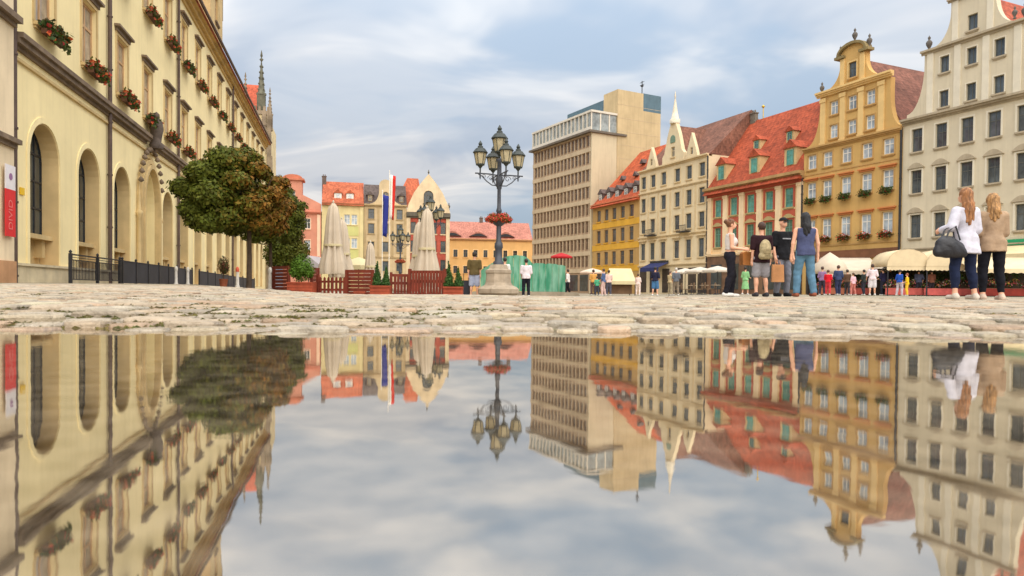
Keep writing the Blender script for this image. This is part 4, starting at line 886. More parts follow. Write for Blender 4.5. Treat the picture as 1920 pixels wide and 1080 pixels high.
# ------------------------------------------------------------------ railings in front of the town hall
iron = mat('black_iron', (40, 40, 44), .5, .25, 4, spec=.4); panel_m = mat('dark_screen', (58, 58, 64), .6, .15, 1.2, spec=.3)
def town_rail(s0, s1, label, solid, y=-1.35, step=1.9):
    n = max(1, round((s1-s0)/step)); x0, y0, _ = town.world(s0, y, 0); o = thing('railing', label, 'railing', (x0, y0, G(x0, y0)), R(LA)); dx = (s1-s0)/n; ht = .86
    def zz(s): xx, yy, _ = town.world(s0+s, y, 0); return G(xx, yy)-G(x0, y0)
    for k in range(n+1):
        z = zz(k*dx); b = MB(); b.box(k*dx-.045, k*dx+.045, -.045, .045, z-.05, z+ht+.06); b.lathe([(.02, 0), (.055, .05), (.01, .11)], 8, (k*dx, 0, z+ht+.06)); b.build('post', iron, o)
    for k in range(n):
        z = (zz(k*dx)+zz(k*dx+dx))/2; a, c = k*dx+.05, k*dx+dx-.05
        if solid: b = MB(); b.box(a, c, -.015, .015, z+.02, z+ht); b.box(a, c, -.03, .03, z+ht+.001, z+ht+.04); b.build('panel', panel_m, o)
        else:
            b = MB(); b.box(a, c, -.02, .02, z+ht, z+ht+.045); b.box(a, c, -.015, .015, z+ht-.16, z+ht-.13); b.box(a, c, -.015, .015, z+.08, z+.11); b.build('rail', iron, o)
            for q in np.arange(a+.06, c, .13): b = MB(); b.box(float(q)-.011, float(q)+.011, -.011, .011, z+.111, z+ht-.161); b.build('bar', iron, o)
            for q in np.arange(a+.12, c, .13): b = MB(); b.lathe([(.042, -.008), (.05, 0), (.042, .008)], 8, (float(q), 0, 0)); e = b.build('ring', iron, o, (0, 0, z+ht-.065)); 
town_rail(.75, 5.6, 'open black iron railing with upright bars below the first arch of the town hall', False, step=2.4)
town_rail(5.9, 18.4, 'dark solid-panelled railing between the open railing and the second downpipe', True)
town_rail(20.4, 46, 'dark solid-panelled railing running away behind the trees', True, step=2.6)

# bollards
for px_, D, c, lab in ((445, 30, (206, 96, 70), 'white bollard with red top near the maple trunk'), (506, 27, (214, 208, 198), 'white bollard beside the wooden screen'), (330, 33, (206, 200, 188), 'pale bollard by the second downpipe'), (352, 34, (206, 200, 188), 'pale bollard beyond the second downpipe')):
    x = P(px_, D); o = thing('bollard', lab, 'bollard', (x, D, G(x, D)-.02), 0, 'bollards by the town hall')
    b = MB(); b.lathe([(.10, 0), (.10, .08), (.07, .12), (.06, .7)], 12); b.build('shaft', mat('bollard_white', (214, 208, 198), .7, .12, 4), o)
    b = MB(); b.lathe([(.075, .701), (.08, .82), (.05, .9), (.01, .93)], 12); b.build('cap', mat('bollard_cap_%d' % c[1], c, .6, .1, 4), o)

# ------------------------------------------------------------------ wooden screens and planters of the cafe garden
M_wood = mat('red_brown_wood', (118, 50, 34), .7, .2, 3, streak=.25, bump=.2); M_wood2 = mat('orange_brown_wood', (158, 72, 46), .7, .18, 3, bump=.2)
def gpos(px_, D): x = P(px_, D); return x, D, G(x, D)
def screen(px0, D0, px1, D1, ht, label, style, name='wooden_screen'):
    a, c = Vector(gpos(px0, D0)), Vector(gpos(px1, D1)); L = (c.xy-a.xy).length; an = math.atan2(c.y-a.y, c.x-a.x); o = thing(name, label, 'screen' if style != 'picket' else 'fence', (a.x, a.y, min(a.z, c.z)-.02), an)
    n = max(1, round(L/1.5))
    for k in range(n+1): b = MB(); q = L*k/n; b.box(q-.05, q+.05, -.05, .05, 0, ht+.06); b.build('post', M_wood, o)
    if style == 'boards':
        for z in np.arange(.08, ht-.05, .135): b = MB(); b.box(.05, L-.05, -.025+random.uniform(-.004, .004), .025, float(z), float(z)+.12); b.build('plank', M_wood, o)
    elif style == 'picket':
        for z in (.2, ht-.22): b = MB(); b.box(.05, L-.05, .01, .05, z, z+.08); b.build('rail', M_wood, o)
        for q in np.arange(.12, L-.05, .17): b = MB(); b.prism([(q-.045, .06), (q+.045, .06), (q+.045, ht-.05), (q, ht), (q-.045, ht-.05)], -.015, .008); b.build('picket', M_wood, o)
    else:
        for z in (.06, ht*.55, ht-.1): b = MB(); b.box(.05, L-.05, -.01, .04, z, z+.1); b.build('rail', M_wood, o)
        for q in np.arange(.1, L-.1, .115): b = MB(); b.box(float(q), float(q)+.092, -.035, -.012, .04, ht-.02+random.uniform(-.01, .01)); b.build('slat', M_wood, o)
    return o
screen(513, 27.2, 541, 26.2, .95, 'tall red-brown plank screen at the town hall end of the cafe garden', 'boards')
screen(584, 25.4, 596, 26.3, .95, 'short red-brown plank screen beside the round bush planter', 'boards')
screen(596, 25.6, 650, 25.2, .72, 'red-brown picket fence between the round bush and the plank screens', 'picket', 'picket_fence')
screen(650, 25.4, 698, 25.0, .95, 'red-brown plank screen between the picket fence and the twin conifers', 'boards')
screen(733, 24.9, 768, 25.0, .86, 'lower red-brown slatted screen right of the twin conifer planter', 'slats')
screen(768, 24.6, 834, 24.2, .98, 'red-brown slatted screen below the closed parasol pair', 'slats')
def planter(px_, D, w, hh, plants, label):
    x, y, z = gpos(px_, D); o = thing('planter', label, 'planter', (x, y, z-.03))
    for k in range(4): b = MB(); z0 = k*hh/4; b.prism([(-w/2, z0+.004), (w/2, z0+.004), (w/2, z0+hh/4-.006), (-w/2, z0+hh/4-.006)], -w*.32+random.uniform(-.004, .004), -w*.32+.03); b.build('board', M_wood2, o)
    b = MB(); b.box(-w/2, -w/2+.03, -w*.32+.031, w*.32, .004, hh); b.box(w/2-.03, w/2, -w*.32+.031, w*.32, .004, hh); b.box(-w/2+.031, w/2-.031, w*.32-.03, w*.32, .004, hh); b.build('box_sides', M_wood2, o)
    b = MB(); b.box(-w/2+.031, w/2-.031, -w*.32+.031, w*.32-.031, hh-.08, hh-.04); b.build('soil', mat('soil', (60, 46, 36), .95, .3, 8), o)
    b = MB(); b.box(-w/2-.02, w/2+.02, -w*.32-.03, -w*.32-.001, hh-.05, hh); b.build('rim', M_wood2, o)
    for i, (dx, kind, ph, pr) in enumerate(plants):
        if kind == 'round': bl = [(dx, 0, hh+ph*.52, pr, pr*.8, ph*.55)]+[(dx+pr*.6*math.cos(a), pr*.5*math.sin(a), hh+ph*(.35+.12*(a % 2)), pr*.5, pr*.5, pr*.45) for a in range(6)]; c = (.10, .19, .02)
        else: bl = [(dx+random.uniform(-.02, .02), 0, hh-.02+ph*t, pr*(1.05-t), pr*(1.05-t), ph*.16) for t in (.12, .3, .48, .66, .82, .95)]; c = (.05, .115, .025)
        leaf_mesh('conifer' if kind == 'cone' else 'bush', bl, 5200 if kind == 'round' else 1800, .04 if kind == 'round' else .034, lambda q, r, c=c: tuple(np.array(c)*r.uniform(.45, 1.25)), int(px_)+i, M_leaf, o)
planter(566, 25.2, .92, .42, [(-.02, 'round', 1.0, .46)], 'planter with one big round green bush beside the tall plank screen')
planter(714, 24.4, .70, .44, [(-.14, 'cone', .85, .22), (.18, 'cone', .72, .19)], 'planter with twin conifers between the plank and slatted screens')
planter(850, 23.6, .66, .42, [(-.16, 'cone', .85, .22), (.17, 'cone', .66, .22)], 'planter with twin conifers at the lamp end of the cafe garden')
planter(675, 24.3, .38, .22, [], 'small empty wooden trough in front of the plank screen')

# closed and open parasols, tent
canv = mat('canvas_ivory', (216, 200, 178), .85, .06, 2, trans=.2); canv2 = mat('canvas_yellowish', (220, 206, 164), .85, .06, 2, trans=.2)
def closed_parasol(px_, D, ht, r, label, seed):
    x, y, z = gpos(px_, D); o = thing('closed_parasol', label, 'parasol', (x, y, z), random.uniform(0, 3), 'closed parasols of the cafe garden'); rs = random.Random(seed)
    b = MB(); b.lathe([(.3, 0), (.3, .08), (.05, .1), (.035, ht)], 10); b.lathe([(.035, 0), (.05, .05), (.01, .12)], 8, (0, 0, ht)); b.build('pole', mat('parasol_pole', (200, 190, 172), .6, .1, 3), o)
    n = 32; prof = [(.05, ht-.02), (.15, ht*.95), (.20, ht*.85), (.24, ht*.66), (.27, ht*.5), (.36, ht*.36), (.42, ht*.27), (.40, ht*.22)]; b = MB(); vs = []
    for rr, zz in prof:
        for k in range(n): f = r*2*rr*(1+.30*math.cos(8*2*math.pi*k/n+.6*rr)*min(1, rr*4)+rs.uniform(-.03, .03)); vs.append((f*math.cos(2*math.pi*k/n), f*math.sin(2*math.pi*k/n), zz+rs.uniform(-.02, .02)))
    b.add(vs, [(i*n+k, i*n+(k+1) % n, (i+1)*n+(k+1) % n, (i+1)*n+k) for i in range(len(prof)-1) for k in range(n)], 0, True); b.build('canopy', canv, o)
    b = MB(); b.lathe([(r*.66, 0), (r*.68, .05), (r*.66, .1)], 14, (0, 0, ht*.52)); b.build('strap', canv2, o)
closed_parasol(624, 30, 4.0, .60, 'tall closed ivory parasol behind the picket fence', 1)
closed_parasol(640, 33, 3.6, .62, 'closed ivory parasol just right of the tallest one behind the picket fence', 2)
closed_parasol(694, 34, 2.6, .40, 'small closed ivory parasol above the plank screen', 3)
closed_parasol(785, 31, 3.35, .52, 'closed ivory parasol, left of the pair behind the slatted screen', 4)
closed_parasol(800, 30, 3.85, .56, 'closed ivory parasol, right and taller of the pair behind the slatted screen', 5)
def open_parasol(px_, D, ht, r, label, m, rise=.5, val=.22, group=None, n=8):
    x, y, z = gpos(px_, D); o = thing('open_parasol', label, 'parasol', (x, y, z), .3, group); b = MB(); b.lathe([(.28, 0), (.28, .07), (.035, .09), (.03, ht)], 8); b.build('pole', M_dark, o)
    b = MB(); b.lathe([(r, ht-rise-val), (r*1.0, ht-rise), (r*.5, ht-rise*.42), (.04, ht)], n, sm=False); b.f = [f for f in b.f if len(f) == 4]; b.m = b.m[:len(b.f)]; b.sm = b.sm[:len(b.f)]; b.build('canopy', m, o)
    b = MB(); [b.tube([(.04*math.cos(a), .04*math.sin(a), ht-.06), (r*.97*math.cos(a), r*.97*math.sin(a), ht-rise-.03)], .012, 5) for a in [2*math.pi*k/n for k in range(n)]]; b.build('ribs', M_dark, o); return o
open_parasol(672, 36, 1.95, 1.15, 'open cream parasol behind the plank screen', canv2, .45)
def tent():
    x, y, z = gpos(588, 38); o = thing('grey_tent', 'grey pitched canvas roof beside the closed parasols', 'tent', (x, y, z)); b = MB()
    b.add([(-.9, 0, 1.3), (1.0, 0, 1.0), (1.0, 2, 1.0), (-.9, 2, 1.3), (-.4, .2, 2.05), (-.2, 1.8, 2.05)], [(0, 1, 4), (1, 2, 5, 4), (2, 3, 5), (3, 0, 4, 5), (3, 2, 1, 0)]); b.build('roof', mat('tent_grey', (168, 160, 160), .8, .08, 2), o)
    b = MB(); [b.tube([(q, w, 0), (q, w, 1.15)], .03, 6) for q in (-.85, .95) for w in (.1, 1.9)]; b.build('frame', M_dark, o)
tent()

# ------------------------------------------------------------------ lamp posts
M_post = mat('lamp_iron', (66, 70, 80), .45, .2, 3, spec=.45); M_cap = mat('lamp_cap', (52, 58, 54), .5, .25, 4, spec=.4)
def lamp_glass():
    m = mat('lantern_glass', (214, 200, 164), .25, .12, 6, spec=.5, trans=.35); return m
def lantern(parent, x, y, z, sc=1.0):
    o = link('lantern', None, parent, (x, y, z)); n = 6
    b = MB(); b.lathe([(.17*sc, .0), (.26*sc, .47*sc)], n, sm=False); b.build('glass', lamp_glass(), o)
    b = MB(); b.lathe([(.30*sc, .47*sc), (.32*sc, .50*sc), (.30*sc, .53*sc), (.20*sc, .66*sc), (.12*sc, .70*sc), (.11*sc, .76*sc), (.06*sc, .80*sc), (.09*sc, .86*sc), (.05*sc, .93*sc), (.01, 1.0*sc)], 12, sm=False); b.build('cap', M_cap, o)
    b = MB(); [b.tube([(.172*sc*math.cos(a), .172*sc*math.sin(a), 0), (.265*sc*math.cos(a), .265*sc*math.sin(a), .47*sc)], .014*sc, 5) for a in [2*math.pi*k/n for k in range(n)]]
    b.lathe([(.18*sc, -.03*sc), (.185*sc, .02*sc)], 12); b.lathe([(.03*sc, -.30*sc), (.03*sc, -.16*sc), (.08*sc, -.1*sc), (.13*sc, -.031*sc)], 8); b.build('cage', M_cap, o)
def make_lamp(px_, D, label, rot, basket=True, detail=True):
    x, y, z = gpos(px_, D); o = thing('street_lamp', label, 'street lamp', (x, y, z), rot, 'five-lantern street lamps')
    b = MB(); b.lathe([(.60, .086), (.74, .10), (.83, .17), (.84, .33), (.76, .40), (.58, .48), (.53, .58), (.50, .92), (.53, .96), (.53, 1.06), (.40, 1.12), (.34, 1.28)], 8, sm=False, ph=.39); b.build('pedestal', mat('lamp_stone', (168, 152, 132), .9, .18, 2.5, streak=.35, bump=.4), o)
    b = MB(); b.lathe([(.21, 1.26), (.21, 1.38), (.15, 1.44), (.14, 1.9), (.17, 1.94), (.16, 2.1), (.10, 2.2), (.085, 3.3), (.11, 3.34), (.11, 3.4), (.075, 3.5), (.07, 4.2), (.10, 4.25), (.10, 4.33), (.13, 4.4), (.14, 4.6), (.09, 4.75), (.08, 5.25), (.12, 5.3), (.10, 5.4)], 14); b.build('post', M_post, o)
    b = MB(); b.lathe([(.70, -.1), (.70, .085)], 8, sm=False, ph=.39); b.build('base', mat('shaded_base_stone', (92, 80, 68), .9, .25, 3), o)  # shadow under the pedestal foot put into this dark stone colour
    for k in range(4):
        a = math.pi/2*k+.25; cx_, sy_ = math.cos(a), math.sin(a); b = MB()
        def pt(r, z): return (r*cx_, r*sy_, z)
        b.tube([pt(.08, 4.75), pt(.4, 4.78), pt(.98, 4.78)], .028, 6)
        b.tube([pt(.1, 4.35), pt(.3, 4.36), pt(.52, 4.5), pt(.7, 4.68), pt(.85, 4.74)], .022, 6)
        b.tube([pt(.35+.13*math.cos(q)*(1-q/9), 4.62+.13*math.sin(q)*(1-q/9)) for q in np.arange(0, 7.5, .6)], .013, 5)
        b.tube([pt(.62+.09*math.cos(q)*(1-q/9), 4.68+.07*math.sin(q)*(1-q/9)) for q in np.arange(0, 7.5, .6)], .011, 5)
        b.tube([pt(.78, 4.62), pt(.78, 4.84)], .03, 6); b.tube([pt(.78, 4.55), pt(.78, 4.62)], [.008, .03], 6); b.build('arm', M_post, o); lantern(o, *pt(.78, 5.12), .92)
    lantern(o, 0, 0, 5.66, 1.05)
    if basket:
        b = MB(); b.lathe([(.06, 2.75), (.22, 2.86), (.33, 3.0), (.36, 3.08), (.30, 3.08)], 16); b.build('basket', M_post, o)
        def fc(q, r): return (r.uniform(.55, .85), r.uniform(.03, .16), r.uniform(.03, .08)) if r.rand() < .62 else ((r.uniform(.04, .12), r.uniform(.09, .17), .02))
        leaf_mesh('flowers', [(.28*math.cos(k), .28*math.sin(k), 3.12+.03*(k % 2), .18, .18, .14) for k in np.arange(0, 6.2, .62)]+[(.44*math.cos(k), .44*math.sin(k), 3.04, .15, .15, .12) for k in np.arange(.2, 6.2, .5)]+[(.3*math.cos(k), .3*math.sin(k), 2.98, .12, .12, .10) for k in np.arange(.3, 6.2, .8)], 4200, .036, fc, 77, mat('petals', (255, 255, 255)), o)
    o.scale = (.975,)*3
    return o
make_lamp(934, 26.0, 'tall five-lantern street lamp with flower basket on stone pedestal, nearest of its kind', .10)
make_lamp(806, 45, 'five-lantern street lamp behind the closed parasol pair', .9, False)
make_lamp(750, 66, 'five-lantern street lamp near the flags, farthest of its kind', .2, True)

# ------------------------------------------------------------------ glass fountain
def glass_fountain():
    x, y, z = gpos(984, 42); o = thing('glass_fountain', 'wavy sea-green glass fountain panes behind the lamp pedestal', 'fountain', (x, y, z))
    gm_ = bpy.data.materials.new('sea_green_glass'); gm_.use_nodes = True; t = gm_.node_tree; N = t.nodes.new; L = t.links.new; b_ = t.nodes['Principled BSDF']
    tc = N('ShaderNodeTexCoord'); mp = N('ShaderNodeMapping'); mp.inputs['Scale'].default_value = (2.6, 2.6, .55); L(tc.outputs['Object'], mp.inputs[0]); n = N('ShaderNodeTexNoise'); n.inputs['Scale'].default_value = 1.3; n.inputs['Detail'].default_value = 5; L(mp.outputs[0], n.inputs['Vector'])
    r = N('ShaderNodeValToRGB'); r.color_ramp.elements[0].position = .35; r.color_ramp.elements[0].color = (*lin((84, 166, 134)), 1); r.color_ramp.elements[1].position = .68; r.color_ramp.elements[1].color = (*lin((184, 224, 206)), 1); L(n.outputs['Fac'], r.inputs[0]); L(r.outputs[0], b_.inputs['Base Color'])
    b_.inputs['Roughness'].default_value = .12; tr = N('ShaderNodeBsdfTranslucent'); L(r.outputs[0], tr.inputs[0]); ms = N('ShaderNodeMixShader'); ms.inputs[0].default_value = .3; L(b_.outputs[0], ms.inputs[1]); L(tr.outputs[0], ms.inputs[2])
    tp = N('ShaderNodeBsdfTransparent'); tp.inputs[0].default_value = (*lin((150, 220, 190)), 1); m2 = N('ShaderNodeMixShader'); m2.inputs[0].default_value = .30; L(ms.outputs[0], m2.inputs[1]); L(tp.outputs[0], m2.inputs[2]); L(m2.outputs[0], t.nodes['Material Output'].inputs[0])
    xs_ = np.linspace(-2.75, 2.5, 14); hs = [1.25, 1.5, 1.75, 1.95, 2.12, 2.18, 2.2, 2.12, 1.72, 1.76, 1.72, 1.74, 1.66, 1.6]
    for k in range(13):
        a, c = xs_[k]+.006, xs_[k+1]-.006; y0, y1 = .5*math.sin(xs_[k]*1.1), .5*math.sin(xs_[k+1]*1.1); h0, h1 = hs[k], hs[k+1]; v = []
        for yo in (0, .05): v += [(a, y0+yo, .22), (c, y1+yo, .22), (c, y1+yo, .22+h1), ((a+c)/2, (y0+y1)/2+yo, .25+(h0+h1)/2), (a, y0+yo, .22+h0)]
        b = MB(); b.add(v, [(0, 1, 2, 3, 4), (9, 8, 7, 6, 5)]+[(i, i+5, (i+1) % 5+5, (i+1) % 5) for i in range(5)]); b.build('glass_pane', gm_, o)
    b = MB(); b.prism([(-3.4, -.1), (3.4, -.1), (3.1, .2), (-3.1, .2)], -1.2, 1.4); b.build('stone_rim', mat('fountain_stone', (150, 138, 120), .9, .18, 2, streak=.2), o)
glass_fountain()
open_parasol(1052, 62, 3.75, 1.05, 'red open parasol beyond the glass fountain', mat('parasol_red', (188, 46, 50), .8, .08, 2, trans=.2), .35, .12)

# ------------------------------------------------------------------ cafe terraces along the right-hand houses
cw = mat('canvas_white', (224, 214, 200), .85, .05, 2, trans=.25)
for k, (px_, D, hh, r) in enumerate(((1284, 62, 1.62, 1.25), (1312, 60, 1.66, 1.35), (1345, 57, 1.62, 1.3), (1110, 66, 1.75, 1.3))): open_parasol(px_, D, hh+.75, r, ('low white open parasol on the cafe terrace, %s from the pale ornate house' % ORD[k]) if k < 3 else 'pinkish white open parasol in front of the mustard house', cw if k < 3 else mat('canvas_pinkish', (232, 208, 188), .85, .06, 2, trans=.2), .35, .14, 'cafe parasols')
def market_tent(px0, px1, D, z0, z1, label, m):
    x0, x1 = P(px0, D), P(px1, D); o = thing('market_tent', label, 'tent', ((x0+x1)/2, D, G((x0+x1)/2, D))); w = (x1-x0)/2; b = MB()
    b.add([(-w, 0, z0), (w, 0, z0), (w, 2.4, z0), (-w, 2.4, z0), (-w*.75, .9, z1), (w*.8, .9, z1)], [(0, 1, 5, 4), (1, 2, 5), (2, 3, 4, 5), (3, 0, 4)]); b.box(-w, w, -.02, 0, z0-.25, z0); b.build('canopy', m, o)
    b = MB(); [b.tube([(q, e, 0), (q, e, z0)], .035, 6) for q in (-w+.05, w-.05) for e in (.05, 2.35)]; b.build('frame', M_dark, o)
    b = MB(); b.box(-w*.8, w*.8, .4, 1.3, .75, .8); b.box(-w*.8, w*.8, .42, .45, .1, .75); b.build('counter', mat('counter_brown', (110, 84, 62), .8, .2, 2), o)
market_tent(1138, 1192, 50, 1.05, 2.0, 'yellowish cream market tent in front of the mustard house', canv2)
# awnings and stalls of the flower market
def stall(px0, px1, D, label, kind, m, zf, zt, counter, ccol, dep=2.6):
    """canopy, posts, counter with cloth, dark back"""
    x0, x1 = P(px0, D), P(px1, D); xm = (x0+x1)/2; w = (x1-x0)/2; o = thing('market_stall', label, 'market stall', (xm, D, G(xm, D)), R(-8), 'flower market stalls'); b = MB(); n = 12
    if kind == 'barrel':
        prof = [(-w*math.cos(math.pi*k/n), zf+(zt-zf)*math.sin(math.pi*k/n)**.8) for k in range(n+1)]
        vs = [(p, 0, q) for p, q in prof]+[(p*1.0, dep, q) for p, q in prof]; b.add(vs, [(k, k+1, k+n+2, k+n+1) for k in range(n)], 0, True); b.prism(prof[::-1], -.03, -.001)
    elif kind == 'dome':
        m_, n_ = 24, 8; vs = [(w*math.cos(math.pi/2*j/n_)*math.cos(2*math.pi*i/m_), dep/2-dep/2*math.cos(math.pi/2*j/n_)*math.sin(2*math.pi*i/m_), zf+(zt-zf)*(j/n_)**.8) for j in range(n_+1) for i in range(m_)]
        b.add(vs, [(j*m_+i, j*m_+(i+1) % m_, (j+1)*m_+(i+1) % m_, (j+1)*m_+i) for j in range(n_) for i in range(m_)], 0, True)
    else:
        sag = [0, -.05, -.06, -.04, 0]
        vs = [(-w+2*w*i/8, dep*j/4, zf+(zt-zf)*j/4+sag[j]) for j in range(5) for i in range(9)]; b.add(vs, [(j*9+i, j*9+i+1, j*9+i+10, j*9+i+9) for j in range(4) for i in range(8)], 0, True)
    vs = []; 
    for i in range(25): q = -w+2*w*i/24; vs += [(q, -.02, zf), (q, -.02, zf-.2-(.05 if i % 2 else 0))]
    b.add(vs, [(2*i, 2*i+1, 2*i+3, 2*i+2) for i in range(24)]); cob = b.build('canopy', m, o); sm = cob.modifiers.new('thickness', 'SOLIDIFY'); sm.thickness = .02
    for q in (-w+.08, w-.08):
        for e in (.04, dep-.1): b = MB(); b.tube([(q, e, -.05), (q, e, zf-.01)], .035, 6); b.build('post', M_dark, o)
    b = MB(); b.box(-w, w, dep-.06, dep, .0, zf-.05); b.build('back_panel', mat('stall_back', (70, 58, 48), .9, .3, .8), o)
    if counter:
        b = MB(); b.box(-w+.1, w-.1, .5, 1.3, .42, .48); b.build('counter', mat('counter_brown', (110, 84, 62)), o)
        b = MB(); b.box(-w+.12, w-.12, .46, .499, .05, .46); b.build('counter_cloth', mat('cloth_%d_%d' % (ccol[0], ccol[1]), ccol, .85, .2, 2), o)
        def fc(q, r):
            t_ = r.rand(); return (r.uniform(.5, .8), r.uniform(.05, .25), r.uniform(.08, .25)) if t_ < .3 else ((.7, .5, .08) if t_ < .38 else ((.6, .55, .5) if t_ < .46 else (r.uniform(.02, .07), r.uniform(.06, .14), .02)))
        leaf_mesh('flowers', [(-w+.3+(2*w-.6)*k/9, .85+.1*(k % 2), .62+.12*(k % 3), .28, .3, .22) for k in range(10)], 1500, .06, fc, int(px0), mat('petals', (255, 255, 255)), o)
        leaf_mesh('hanging_plants', [(-w+.4+(2*w-.8)*k/5, dep-.5, 1.2+.15*(k % 3), .3, .25, .35) for k in range(6)], 900, .06, lambda q, r: (r.uniform(.03, .09), r.uniform(.06, .12), .02), int(px0)+1, M_leaf, o)
M_cv = mat('canvas_sand', (228, 208, 170), .85, .07, 1.5, trans=.12)
stall(1536, 1598, 43, 'stall with domed ivory canopy behind the boy in red', 'dome', canv, 1.35, 2.75, True, (160, 96, 70))
stall(1570, 1664, 43.5, 'stall with flat slanting ivory awning between the domed and barrel awnings', 'slant', canv, 1.55, 2.55, True, (176, 84, 74), 3.4)
stall(1664, 1738, 41, 'stall with rounded sand-coloured barrel awning next to the slanting one', 'barrel', M_cv, 1.75, 2.8, True, (190, 92, 84))
stall(1738, 1836, 40.5, 'stall with sand-coloured barrel awning hidden partly by the woman in white', 'barrel', M_cv, 1.75, 2.85, True, (214, 104, 98))
stall(1836, 1990, 38, 'stall with straight cream awning at the right edge below the green fascia', 'slant', M_cv, 1.55, 2.35, True, (128, 46, 36), 3.0)

# cafe tables and chairs on the terrace
wick = mat('wicker', (120, 96, 72), .8, .25, 12); tabm = mat('table_top', (168, 150, 128), .6, .15, 3)
def chair(x, y, rz, label):
    o = thing('cafe_chair', label, 'chair', (x, y, G(x, y)), rz, 'chairs on the cafe terrace')
    b = MB(); b.box(-.23, .23, -.23, .23, .42, .47); b.build('seat', wick, o)
    b = MB(); b.prism([(-.23, .5), (.23, .5), (.2, .9), (.1, .95), (-.1, .95), (-.2, .9)], .2, .24); b.build('backrest', wick, o)
    for p, q in ((-.2, -.2), (.2, -.2), (.2, .2), (-.2, .2)): b = MB(); b.tube([(p, q, 0), (p*.95, q*.95, .42)], .018, 6); b.build('leg', M_dark, o)
k = 0
for i, (px_, D) in enumerate(((1276, 57), (1296, 55.5), (1320, 54), (1341, 53))):
    x = P(px_, D); o = thing('cafe_table', 'round cafe table under the white parasols, %s from the pale ornate house' % ORD[i], 'table', (x, D, G(x, D)), 0, 'tables on the cafe terrace')
    b = MB(); b.lathe([(.36, .72), (.37, .74), (.36, .76)], 16); b.build('top', tabm, o); b = MB(); b.lathe([(.22, 0), (.2, .03), (.03, .05), (.03, .72)], 10); b.build('base', M_dark, o)
    for sg in (-1, 1): chair(x+sg*.62, D-.1, R(90)*-sg, '%s-hand wicker chair at the %s table under the white parasols' % ('left' if sg < 0 else 'right', ORD[i])); k += 1
# ------------------------------------------------------------------ people: one smooth skin grown round a posed skeleton, clothes as separate skins
def smin(a, b, k):
    hq = np.clip(.5+.5*(b-a)/k, 0, 1); return b*(1-hq)+a*hq-k*hq*(1-hq)
def sd(prims, X, Y, Z, k=.03, grow=0.0):
    d = None
    for p in prims:
        if p[0] == 'e':
            c, r = p[1], [q+grow for q in p[2]]; x, y, z = X-c[0], Y-c[1], Z-c[2]
            k0 = np.sqrt((x/r[0])**2+(y/r[1])**2+(z/r[2])**2); k1 = np.sqrt((x/r[0]**2)**2+(y/r[1]**2)**2+(z/r[2]**2)**2)+1e-9; e = k0*(k0-1)/k1
        else:
            a, b, ra, rb = np.array(p[1]), np.array(p[2]), p[3]+grow, p[4]+grow; ab = b-a; t = np.clip(((X-a[0])*ab[0]+(Y-a[1])*ab[1]+(Z-a[2])*ab[2])/max(ab@ab, 1e-9), 0, 1)
            e = np.sqrt((X-a[0]-t*ab[0])**2+(Y-a[1]-t*ab[1])**2+(Z-a[2]-t*ab[2])**2)-(ra+t*(rb-ra))
        d = e if d is None else smin(d, e, k)
    return d
def bounds(prims, g):
    lo, hi = np.full(3, 9.), np.full(3, -9.)
    for p in prims:
        if p[0] == 'e': lo = np.minimum(lo, np.array(p[1])-p[2]); hi = np.maximum(hi, np.array(p[1])+p[2])
        else:
            for q, r in ((p[1], p[3]), (p[2], p[4])): lo = np.minimum(lo, np.array(q)-r); hi = np.maximum(hi, np.array(q)+r)
    return lo-g, hi+g
def nets(fn, lo, hi, h):
    n = np.ceil((hi-lo)/h).astype(int)+2; ax = [lo[i]+h*np.arange(n[i]) for i in range(3)]; X, Y, Z = np.meshgrid(*ax, indexing='ij'); D = fn(X, Y, Z)
    for i in range(3): sl = [slice(None)]*3; sl[i] = 0; D[tuple(sl)] = np.maximum(D[tuple(sl)], .01); sl[i] = -1; D[tuple(sl)] = np.maximum(D[tuple(sl)], .01)
    ins = D < 0; cs = sum(ins[a:n[0]-1+a, b:n[1]-1+b, c:n[2]-1+c].astype(int) for a in (0, 1) for b in (0, 1) for c in (0, 1)); act = (cs > 0) & (cs < 8)
    I, J, K = np.where(act); idx = -np.ones(act.shape, int); idx[I, J, K] = np.arange(len(I)); acc = np.zeros((len(I), 3)); cnt = np.zeros(len(I))
    cor = [(a, b, c) for a in (0, 1) for b in (0, 1) for c in (0, 1)]
    for p in cor:
        for ax_ in range(3):
            if p[ax_]: continue
            q = list(p); q[ax_] = 1; da = D[I+p[0], J+p[1], K+p[2]]; db = D[I+q[0], J+q[1], K+q[2]]; cr = (da < 0) != (db < 0)
            t = da/np.where(cr, da-db, 1); pos = np.tile(np.array(p, float), (len(I), 1)); pos[:, ax_] += t; acc[cr] += pos[cr]; cnt[cr] += 1
    v = lo+h*(np.stack([I, J, K], 1)+acc/cnt[:, None]); fs = []
    for ax_ in range(3):
        a, b = [(1, 2), (2, 0), (0, 1)][ax_]; s0 = [slice(1, -1)]*3; s1 = [slice(1, -1)]*3; s0[ax_] = slice(0, -1); s1[ax_] = slice(1, None)
        A, B = ins[tuple(s0)], ins[tuple(s1)]; w = np.array(np.where(A != B)); fl = A[tuple(w)]; off = np.ones(3, int); off[ax_] = 0; w = w+off[:, None]
        def cell(da, db): q = w.copy(); q[a] += da; q[b] += db; return idx[q[0], q[1], q[2]]
        quad = np.stack([cell(-1, -1), cell(0, -1), cell(0, 0), cell(-1, 0)], 1); quad[~fl] = quad[~fl][:, ::-1]; fs.append(quad)
    return v, np.concatenate(fs)
def skin(name, fn, lo, hi, h, m, parent):
    v, f = nets(fn, lo, hi, h); me = bpy.data.meshes.new(name); me.from_pydata(v.tolist(), [], f.tolist()); me.polygons.foreach_set('use_smooth', [True]*len(f)); me.materials.append(m); me.update()
    return link(name, me, parent)
